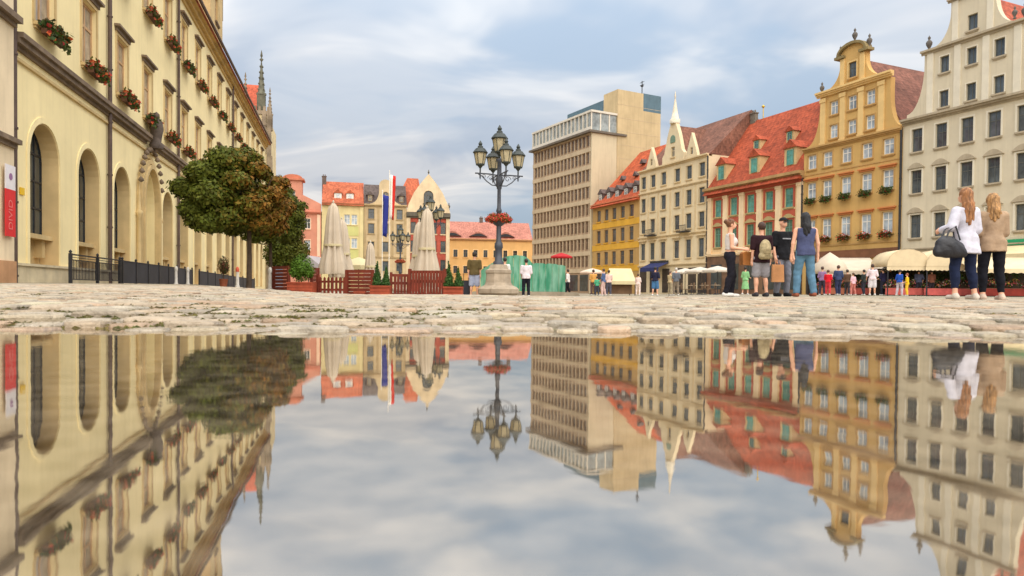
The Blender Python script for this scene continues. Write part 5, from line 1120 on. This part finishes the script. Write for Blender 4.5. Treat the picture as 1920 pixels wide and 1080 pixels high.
def hair_mat(rgb):
    n_ = 'hair_%d_%d_%d' % rgb
    if n_ in MATS: return MATS[n_]
    m = mat(n_, rgb, .5, .45, 22, bump=.8, bscale=60, spec=.45); t = m.node_tree
    tc = [n for n in t.nodes if n.type == 'TEX_COORD'][0]; mp = t.nodes.new('ShaderNodeMapping'); mp.inputs['Scale'].default_value = (2.2, 2.2, .22); t.links.new(tc.outputs['Object'], mp.inputs[0])
    for n in t.nodes:
        if n.type == 'TEX_NOISE': t.links.new(mp.outputs[0], n.inputs['Vector'])
    return m
def cloth(rgb): return mat('cloth_%d_%d_%d' % rgb, rgb, .85, .14, 5, bump=.5, bscale=18, spec=.2)
SKIN = mat('skin', (222, 168, 138), .55, .06, 8, spec=.35)
def person(px_, D, ht, face, label, top=None, legs=None, hair=None, shoes=(200, 196, 190), sleeve=.5, hem=.92, leglen=1.0, fem=False, arms=None, stride=0.0, shoe_on=True, fine=.03, wide=1.0, loose=.012, hairlen=0.0, cap=None, skirt=None, turn=0.0, dz=0.0, bun=False, tank=False, flare=0.0, spread=.02, slim=.7):
    x, y, z = gpos(px_, D); o = thing('person', label, 'person', (x, y, z+dz), R(face)); o.scale = (ht/1.75,)*3
    sh, hp = (.15, .10) if fem else (.178*wide, .088); s0 = .055 if fem else .062
    A = np.array
    # skeleton (front is -y)
    J = {}
    for sd_, sg in (('r', -1), ('l', 1)):
        st = stride*sg; J['hip'+sd_] = A([sg*hp, 0, .90]); J['kn'+sd_] = A([sg*(hp+.012+spread*.5), -.03-.16*st*(1 if st > 0 else .6), .485+.01*abs(st)]); J['an'+sd_] = A([sg*(hp+.018+spread), .03-.24*st, .085+(.05*abs(st) if st < 0 else 0)])
        up, lo_ = (arms or {}).get(sd_, ((sg*.10, .03, -1), (sg*.02, -.12, -1))); up = A(up, float); lo_ = A(lo_, float); J['sh'+sd_] = A([sg*sh, .01, 1.385]); J['el'+sd_] = J['sh'+sd_]+up/np.linalg.norm(up)*.28; J['wr'+sd_] = J['el'+sd_]+lo_/np.linalg.norm(lo_)*.245
    head_c = A([.0, -.015, 1.635]); ct, stn = math.cos(R(turn)), math.sin(R(turn))
    def hd(x_, y_, z_): return A([x_*ct-y_*stn, x_*stn+y_*ct, z_])+A([head_c[0], head_c[1], 0])
    torso = [('c', (-sh+.03, .005, 1.385), (sh-.03, .005, 1.385), s0, s0), ('e', (0, .005, 1.27), (.150*wide if not fem else .132, .105, .175)), ('e', (0, .0, 1.08), (.138*wide if not fem else .112, .098, .17)), ('e', (0, .012, .94), (.160*wide if not fem else .165, .118, .13))]
    if fem: torso += [('e', (-.062, -.085, 1.25), (.06, .05, .06)), ('e', (.062, -.085, 1.25), (.06, .05, .06))]
    leg = []; foot = []; arm = {'r': [], 'l': []}; hand = []
    for s in 'rl':
        k, a, hpj = J['kn'+s], J['an'+s], J['hip'+s]; leg += [('c', hpj, k, .088, .058), ('c', k, a, .054, .036), ('e', k*.62+a*.38+A([0, .022, 0]), (.05, .052, .11))]
        foot += [('c', a+A([0, .03, -.045]), a+A([0, -.13, -.05]), .042, .034), ('c', a, a+A([0, .01, -.04]), .038, .042)]
        arm[s] += [('c', J['sh'+s], J['el'+s], .048, .039), ('c', J['el'+s], J['wr'+s], .038, .027)]
        d = (J['wr'+s]-J['el'+s]); d /= np.linalg.norm(d); sg = -1 if s == 'r' else 1; w = J['wr'+s]; inn = A([-sg, -.3, 0.]); inn -= d*(inn@d); inn /= np.linalg.norm(inn); side = np.cross(d, inn)*sg
        hand += [('c', w, w+d*.075, .027, .03)]
        if fine < .02:
            for q, ln in ((-.027, .062), (-.009, .074), (.009, .07), (.026, .055)): b0 = w+d*.082+side*q; b1 = b0+d*ln*.55+inn*.006; hand += [('c', b0, b1, .0105, .010), ('c', b1, b1+d*ln*.42+inn*ln*.32, .010, .009)]
            b0 = w+d*.03-side*.028; b1 = b0+d*.035-side*.018+inn*.012; hand += [('c', b0, b1, .012, .011), ('c', b1, b1+d*.03+inn*.012, .011, .009)]
        else: hand += [('c', w+d*.07, w+d*.15+inn*.02, .026, .018)]
    head = [('c', (0, .012, 1.40), (head_c[0], head_c[1]+.015, 1.56), .05, .048), ('e', hd(0, .012, 1.648), (.074, .092, .106)), ('e', hd(0, -.04, 1.585), (.052, .052, .055)), ('c', hd(0, -.088, 1.642), hd(0, -.102, 1.612), .011, .017), ('e', hd(-.076, .01, 1.625), (.014, .022, .032)), ('e', hd(.076, .01, 1.625), (.014, .022, .032)), ('e', hd(0, -.082, 1.575), (.024, .014, .012))]
    body = torso+leg+foot+arm['r']+arm['l']+hand+head; lo, hi = bounds(body, .04)
    skin('body', lambda X, Y, Z: sd(body, X, Y, Z, .022), lo, hi, fine, SKIN, o)
    g0 = max(loose, fine*.55+.006)
    if top:
        slv = []
        for s in 'rl':
            S0, E0, W0 = J['sh'+s], J['el'+s], J['wr'+s]
            if sleeve > 0: slv += [('c', S0, S0+(E0-S0)*min(1, sleeve*2), .05, .045)]
            if sleeve > .5: slv += [('c', E0, E0+(W0-E0)*(sleeve-.5)*2, .042, .033)]
        tp = torso+slv; lo, hi = bounds(tp, .05+flare); hemz = hem
        def f(X, Y, Z):
            t = sd(torso, X, Y, Z, .05, g0)
            if hem < .9: t = np.minimum(t, sd([('c', (-.05, .01, .94), (-.05, .01, hem-.05), .13, .135+flare), ('c', (.05, .01, .94), (.05, .01, hem-.05), .13, .135+flare)], X, Y, Z, .03, g0*.6))
            t = np.maximum(t, hemz-Z)-.007*np.sin(Z*24+X*17+2*np.sin(Y*9))*np.sin(X*26+Y*12-Z*7)
            t = np.maximum(t, Z-(1.445 if not tank else 1.43+.0*X))
            if tank: t = np.maximum(t, np.abs(X)-sh*.93)
            return smin(t, sd(slv, X, Y, Z, .02, g0), .02) if slv else t
        lo[2] = min(lo[2], hem-.03); skin('shirt', f, lo, hi, fine, cloth(top), o)
    if legs:
        if skirt:
            sk = [('c', (0, .01, .98), (0, .0, skirt), .15, .24)]; lo, hi = bounds(sk, .05); skin('skirt', lambda X, Y, Z: np.maximum(np.maximum(sd(sk, X, Y*1.25, Z), skirt-Z), Z-1.04)-.008*np.sin(np.arctan2(Y, X)*11), lo, hi, fine, cloth(legs), o)
        else:
            lg = [('e', (0, .012, .94), (.160*wide if not fem else .165, .118, .13))]
            for s in 'rl':
                k, a, hpj = J['kn'+s], J['an'+s], J['hip'+s]
                if leglen >= .5: lg += [('c', hpj, k, .090, .060+.012*(1-slim)), ('c', k, k+(a-k)*min(1, (leglen-.5)*2+.02), .058+.014*(1-slim), .038+.03*(1-slim)), ('e', k*.62+a*.38+A([0, .022, 0]), (.05, .052, .11))]
                else: lg += [('c', hpj, hpj+(k-hpj)*leglen*2, .098, .092)]
            lo, hi = bounds(lg, .05); zb = .07; skin('trousers', lambda X, Y, Z: np.maximum(np.maximum(sd(lg, X, Y, Z, .025, min(g0*.8, fine*.5+.006)), Z-1.02), zb-Z)-.004*np.sin(Z*48+X*20+3*np.sin(Y*18))*np.sin(X*16+Z*9), lo, hi, fine, cloth(legs), o)
    if shoe_on:
        for s in 'rl':
            a = J['an'+s]; pr = [('c', a+A([0, .032, -.047]), a+A([0, -.145, -.052]), .044, .037), ('c', a+A([0, .008, -.012]), a+A([0, .016, -.045]), .042, .045)]; lo, hi = bounds(pr, .03); skin('shoe', lambda X, Y, Z: np.maximum(sd(pr, X, Y, Z, .02, fine*.25), -.0+((a[2]-.088)-Z)), lo, hi, min(fine, .022), cloth(shoes), o)
    if hair:
        pr = [('e', hd(0, .022, 1.662), (.086, .098, .106))]
        if bun: pr += [('e', hd(0, .12, 1.70), (.05, .045, .05))]
        if hairlen: pr += [('c', hd(0, .05, 1.65), (.01, .10, 1.64-hairlen*.55), .075, .062), ('c', (.01, .10, 1.64-hairlen*.5), (.03, .135, 1.64-hairlen), .062, .022), ('c', hd(-.055, .04, 1.66), (-.075, .085, 1.64-hairlen*.7), .036, .020), ('c', hd(.055, .04, 1.66), (.085, .085, 1.64-hairlen*.82), .036, .018), ('c', (.04, .11, 1.5), (.075, .13, 1.64-hairlen*.93), .035, .012), ('c', (-.03, .11, 1.5), (-.035, .13, 1.64-hairlen*.88), .035, .012)]
        lo, hi = bounds(pr, .04); hm = hair_mat(hair)
        def f(X, Y, Z):
            xl, yl = (X-head_c[0])*ct+(Y-head_c[1])*stn, -(X-head_c[0])*stn+(Y-head_c[1])*ct
            d = sd(pr, X, Y, Z, .022, fine*.2)+.007*np.sin(X*95+5*np.sin(Z*11))*np.sin(Y*60+Z*6)
            return np.maximum(d, -np.maximum(yl+.045, Z-1.685)) if True else d
        skin('hair', f, lo, hi, min(fine, .02), hm, o)
    if cap:
        pr = [('e', hd(0, .015, 1.69), (.09, .10, .075))]; br = [('e', hd(0, -.10, 1.695), (.065, .07, .012))]; lo, hi = bounds(pr+br, .03); skin('cap', lambda X, Y, Z: np.minimum(np.maximum(sd(pr, X, Y, Z), 1.68-Z), sd(br, X, Y, Z)), lo, hi, .012, cloth(cap), o)
    o['_j'] = 0; del o['_j']
    return o, J
def on_person(o, p): m = Matrix.Translation(o.location) @ o.rotation_euler.to_matrix().to_4x4() @ Matrix.Diagonal((*o.scale, 1)); return m @ Vector([float(q) for q in p])
NEAR = .0135
# two women at the right
w1, j1 = person(1806, 10.3, 1.67, 186, 'person in loose white blouse and dark jeans with long reddish-blond hair', (204, 202, 214), (30, 38, 64), (166, 112, 68), (206, 194, 180), sleeve=.92, hem=.72, fem=True, arms={'r': ((-.12, .05, -1), (-.1, -.75, -.55)), 'l': ((.42, .16, -1), (-.05, -1, -.12))}, fine=NEAR, loose=.03, hairlen=.46, flare=.03, turn=10, leglen=.85, spread=.05, slim=1.0)
w2, j2 = person(1858, 10.45, 1.62, 168, 'person in beige jacket and black trousers with wavy blond hair at the right edge', (168, 142, 116), (22, 22, 30), (180, 134, 82), (206, 184, 166), sleeve=.95, hem=.80, fem=True, arms={'r': ((-.10, -.1, -1), (.3, -.9, .1)), 'l': ((.12, -.15, -1), (-.3, -.9, .1))}, fine=NEAR, loose=.032, hairlen=.34, turn=-18, wide=1.1, slim=1.0, leglen=.9)
# group of four in front of the red house
g1, k1 = person(1368, 15.0, 1.70, 82, 'person in black trousers and pale halter top with bare back, hair in a bun', (214, 206, 200), (30, 28, 36), (120, 76, 46), (232, 228, 222), sleeve=0, hem=1.06, fem=True, arms={'r': ((-.08, -.05, -1), (0, -1, -.15)), 'l': ((.08, -.05, -1), (0, -1, -.05))}, fine=.016, bun=True, tank=True, stride=.35, loose=.014)
g2, k2 = person(1426, 14.8, 1.60, 184, 'person in dark maroon and black T-shirt and grey shorts wearing a khaki backpack', (46, 24, 30), (150, 146, 150), (72, 44, 32), (60, 58, 62), sleeve=.42, hem=.80, leglen=.44, fine=.016, loose=.026, wide=1.05)
g3, k3 = person(1466, 15.4, 1.77, 12, 'person in black T-shirt and dark cap facing the camera', (26, 26, 30), (118, 120, 132), None, (40, 40, 44), sleeve=.42, hem=.82, fine=.016, loose=.024, cap=(34, 32, 36), arms={'r': ((-.16, .0, -1), (.05, -.25, -1)), 'l': ((.16, .0, -1), (.05, -.2, -1))}, wide=1.02)
g4, k4 = person(1508, 14.2, 1.74, 178, 'person in slate-blue sleeveless top and blue jeans with long black hair', (74, 80, 112), (92, 128, 152), (26, 24, 28), (146, 84, 62), sleeve=0, hem=.86, fine=.016, loose=.026, hairlen=.36, tank=True, arms={'r': ((-.2, .02, -1), (-.05, -.12, -1)), 'l': ((.2, .02, -1), (.08, -.1, -1))}, stride=.25, wide=1.12, turn=-14, spread=.05, slim=.5)
# sunglasses on the man facing the camera, lettering stripe on his shirt
b = MB(); b.box(-.065, -.008, -.118, -.108, 1.635, 1.665); b.box(.008, .065, -.118, -.108, 1.635, 1.665); b.box(-.008, .008, -.118, -.112, 1.655, 1.662); b.build('sunglasses', M_dark, g3)
b = MB(); b.box(-.10, .10, -.150, -.142, 1.265, 1.29); b.build('print', mat('print_grey', (150, 150, 156), .8, .2, 20), g3)
# bags
def bag(name, label, cat, loc, rz, prims, fine, m, k=.03, strap=None, strap_m=None, cut=None):
    o = thing(name, label, cat, loc, rz); lo, hi = bounds(prims, .03); f = lambda X, Y, Z: sd(prims, X, Y, Z, k)+.004*np.sin(X*40+Z*25)*np.sin(Y*33+Z*17); skin('bag_body', f, lo, hi, fine, m, o)
    for q in (strap or []): b = MB(); b.tube(q, .012, 6); b.build('strap', strap_m or m, o)
    return o
L = on_person(w1, (.30, -.10, 1.12)); L = on_person(w1, j1['ell'])
M_black = mat('black_leather', (34, 34, 40), .45, .2, 6, bump=.4, spec=.45)
bag('handbag', 'large slouchy black handbag hanging from the arm of the person in white', 'bag', (L.x-.06, L.y-.06, L.z-.40), R(8), [('e', (0, 0, .08), (.235, .10, .13)), ('e', (-.06, 0, .15), (.17, .085, .12)), ('c', (-.2, 0, .02), (.2, 0, .02), .07, .075)], .014, M_black, .05, [[(-.14, .03, .2), (-.07, .03, .36), (.05, .03, .42), (.10, .03, .2)], [(-.12, -.05, .2), (-.05, -.03, .34), (.06, -.03, .41), (.12, -.05, .2)]])
L = on_person(g2, (0, .19, 1.12))
bp_ = thing('backpack', 'khaki backpack worn over the maroon T-shirt', 'backpack', L, R(4)); pr = [('e', (0, -.02, 0), (.125, .085, .20)), ('c', (-.08, -.03, -.16), (.08, -.03, -.16), .07, .07), ('e', (0, -.085, -.06), (.09, .04, .09))]; lo, hi = bounds(pr, .03)
skin('bag_body', lambda X, Y, Z: sd(pr, X, Y, Z, .04), lo, hi, .014, mat('khaki_canvas', (172, 156, 120), .85, .25, 14, bump=.4), bp_)
b = MB(); b.box(-.075, .075, -.135, -.122, -.10, -.02); b.build('pocket', mat('khaki_pocket', (150, 134, 100), .85, .2, 14), bp_)
L = on_person(g1, k1['wrl'])
bx = thing('tan_bag', 'tan box-shaped bag held out by the person with bare back', 'bag', (L.x+.20, L.y-.05, L.z-.36), R(6)); b = MB(); b.prism([(-.2, .02), (-.17, 0), (.17, 0), (.2, .02), (.2, .26), (.17, .29), (-.17, .29), (-.2, .26)], -.09, .09); b.build('bag_body', mat('tan_leather', (190, 122, 62), .6, .15, 5), bx)
b = MB(); b.tube([(-.1, 0, .28), (-.07, 0, .37), (.07, 0, .37), (.1, 0, .28)], .012, 6); b.build('handle', mat('tan_leather', (190, 122, 62)), bx)
L = on_person(g3, k3['wrr'])
pb = thing('paper_bag', 'brown paper carrier bag hanging between the black T-shirt and the backpack', 'bag', (L.x+.02, L.y-.1, L.z-.56), R(-8)); b = MB(); v = [(-.13, -.06, 0), (.13, -.06, 0), (.13, .06, 0), (-.13, .06, 0), (-.12, -.05, .38), (.12, -.05, .38), (.12, .04, .39), (-.12, .04, .39)]; b.add(v, [(0, 3, 2, 1), (0, 1, 5, 4), (1, 2, 6, 5), (2, 3, 7, 6), (3, 0, 4, 7), (4, 5, 6, 7)]); b.build('bag_body', mat('kraft_paper', (206, 148, 100), .85, .12, 5), pb)
b = MB(); b.tube([(-.06, 0, .38), (-.04, 0, .47), (.04, 0, .47), (.06, 0, .38)], .006, 5); b.build('handle', mat('kraft_paper', (206, 148, 100)), pb)
# people near the lamp
m1, q1 = person(889, 26.6, 1.76, 176, 'person in olive T-shirt and pale shorts left of the lamp pedestal', (98, 84, 52), (168, 176, 200), (44, 34, 28), (90, 84, 76), sleeve=.45, hem=.86, leglen=.48, fine=.022, loose=.03, wide=1.1)
person(986, 31, 1.72, 182, 'person in white shirt and black trousers right of the lamp pedestal', (222, 212, 216), (28, 30, 40), (50, 38, 32), sleeve=.5, hem=.84, fine=.024, loose=.034, wide=1.05, arms={'r': ((-.12, 0, -1), (.1, -.5, -.8)), 'l': ((.12, 0, -1), (-.1, -.5, -.8))})
person(946, 30.5, 1.74, 170, 'person in white top half hidden behind the lamp pedestal', (224, 220, 214), (60, 60, 70), (46, 32, 26), sleeve=.45, fine=.026, wide=1.0)
sc_ = gpos(873, 26.9); su = thing('suitcase', 'dark upright suitcase beside the person in olive', 'suitcase', (sc_[0], sc_[1], sc_[2])); b = MB(); b.prism([(-.2, .1), (-.18, .07), (.18, .07), (.2, .1), (.2, .62), (.17, .66), (-.17, .66), (-.2, .62)], -.13, .13); b.build('case', mat('suitcase_dark', (46, 46, 54), .6, .15, 4), su)
b = MB(); [b.tube([(q, .1, .64), (q, .1, .98)], .012, 6) for q in (-.09, .09)]; b.tube([(-.1, .1, .98), (.1, .1, .98)], .02, 6); b.build('handle', M_dark, su)
b = MB(); [b.lathe([(.035, -.02), (.04, 0), (.035, .02)], 8, (q, 0, .04)) for q in (-.15, .15)]; b.build('wheels', M_dark, su)
# walkers and market crowd, small in the picture
CR = [(1064, 45, 1.70, 210, 'person in white top and black trousers walking past the glass fountain', (226, 218, 214), (30, 30, 36), (60, 40, 30), dict(stride=.5)),
 (1112, 47, 1.78, 150, 'person in yellow-orange top near the yellowish market tent', (206, 152, 80), (90, 70, 66), (70, 50, 36), {}),
 (1119, 44, 1.25, 190, 'child with green top left of the yellowish market tent', (84, 170, 130), (70, 72, 84), (60, 44, 34), {}),
 (1131, 43, 1.70, 200, 'person in blue top and pinkish trousers in front of the yellowish market tent', (82, 102, 142), (206, 174, 166), (80, 56, 40), dict(stride=.3)),
 (1141, 49, 1.80, 170, 'person in pale pink shirt behind the person in blue', (222, 190, 180), (80, 80, 92), (66, 46, 36), {}),
 (1196, 43, 1.38, 120, 'person in pinkish white clothes right of the yellowish market tent', (228, 204, 196), (226, 206, 196), (90, 64, 46), dict(fem=True)),
 (1228, 39, 1.66, 175, 'person in navy top and blue shorts below the navy awning', (38, 38, 60), (72, 116, 160), (36, 28, 26), dict(leglen=.47)),
 (1256, 44, 1.60, 160, 'person in khaki clothes right of the navy awning', (186, 166, 128), (160, 146, 120), (120, 100, 84), {}),
 (1267, 42, 1.70, 185, 'person in grey jacket with white cap right of the navy awning', (96, 100, 108), (130, 116, 100), (210, 200, 190), {}),
 (1397, 37, 1.52, 185, 'person in light green dress behind the tan bag', (134, 184, 128), (134, 184, 128), (52, 36, 30), dict(skirt=.35, fem=True)),
 (1541, 39, 1.62, 170, 'person in lilac top beside the child in red', (142, 112, 150), (60, 58, 72), (80, 56, 44), dict(fem=True)),
 (1552, 37, 1.36, 185, 'child in bright red clothes at the flower market', (206, 30, 44), (196, 60, 66), (90, 60, 44), {}),
 (1571, 38, 1.66, 182, 'person in dark blue sweatshirt with white print at the flower market', (54, 66, 98), (46, 50, 78), (84, 60, 46), dict(wide=1.15, sleeve=.95)),
 (1655, 42, 1.66, 200, 'person in dark navy coat between the tall pale person and the one in black', (36, 34, 62), (40, 40, 52), (44, 34, 30), {}),
 (1588, 41.5, 1.55, 150, 'person in brown jacket behind the small girl in pink', (96, 72, 56), (60, 56, 60), (50, 38, 32), {}),
 (1722, 41.5, 1.62, 170, 'person in grey-blue shirt at the counter of the hidden barrel awning stall', (84, 88, 112), (50, 50, 60), (36, 30, 28), {}),
 (1746, 41.3, 1.60, 200, 'person in reddish brown shirt at the counter left of the black handbag', (134, 84, 66), (50, 46, 52), (40, 30, 26), {}),
 (1599, 39, 1.28, 175, 'small girl in pink top at the slanting awning', (224, 180, 190), (196, 120, 110), (96, 64, 40), dict(fem=True)),
 (1619, 40, 1.50, 190, 'person in dark green and black at the slanting awning', (46, 52, 50), (48, 48, 58), (40, 32, 30), {}),
 (1635, 38.6, 1.76, 178, 'tall person in pinkish white top and pale shorts at the slanting awning', (226, 206, 210), (214, 208, 212), (70, 48, 36), dict(leglen=.47)),
 (1668, 42.6, 1.80, 178, 'person in black under the rounded barrel awning', (30, 28, 34), (34, 32, 40), (28, 24, 24), {}),
 (1686, 39.5, 1.50, 170, 'person in bright blue top under the rounded barrel awning', (40, 84, 176), (200, 190, 200), (40, 32, 30), dict(fem=True)),
 (1700, 38.8, 1.28, 190, 'child in yellow top under the rounded barrel awning', (238, 192, 40), (230, 186, 60), (150, 84, 50), {})]
for i, (px_, D, ht, fc, lab, tp, lg, hr, kw) in enumerate(CR):
    rr = random.Random(i); kw = dict(dict(arms={'r': ((-rr.uniform(.05, .3), rr.uniform(-.3, .2), -1), (rr.uniform(-.1, .4), -rr.uniform(.1, 1.2), -rr.uniform(.2, 1))), 'l': ((rr.uniform(.05, .3), rr.uniform(-.3, .2), -1), (-rr.uniform(-.1, .4), -rr.uniform(.1, 1.2), -rr.uniform(.2, 1)))}, sleeve=.5, hem=.88, fine=.03, loose=.026, stride=.3*((i % 3)-1)), **kw); person(px_, D, ht, fc+rr.uniform(-50, 50), lab, tp, lg, hr, **kw)
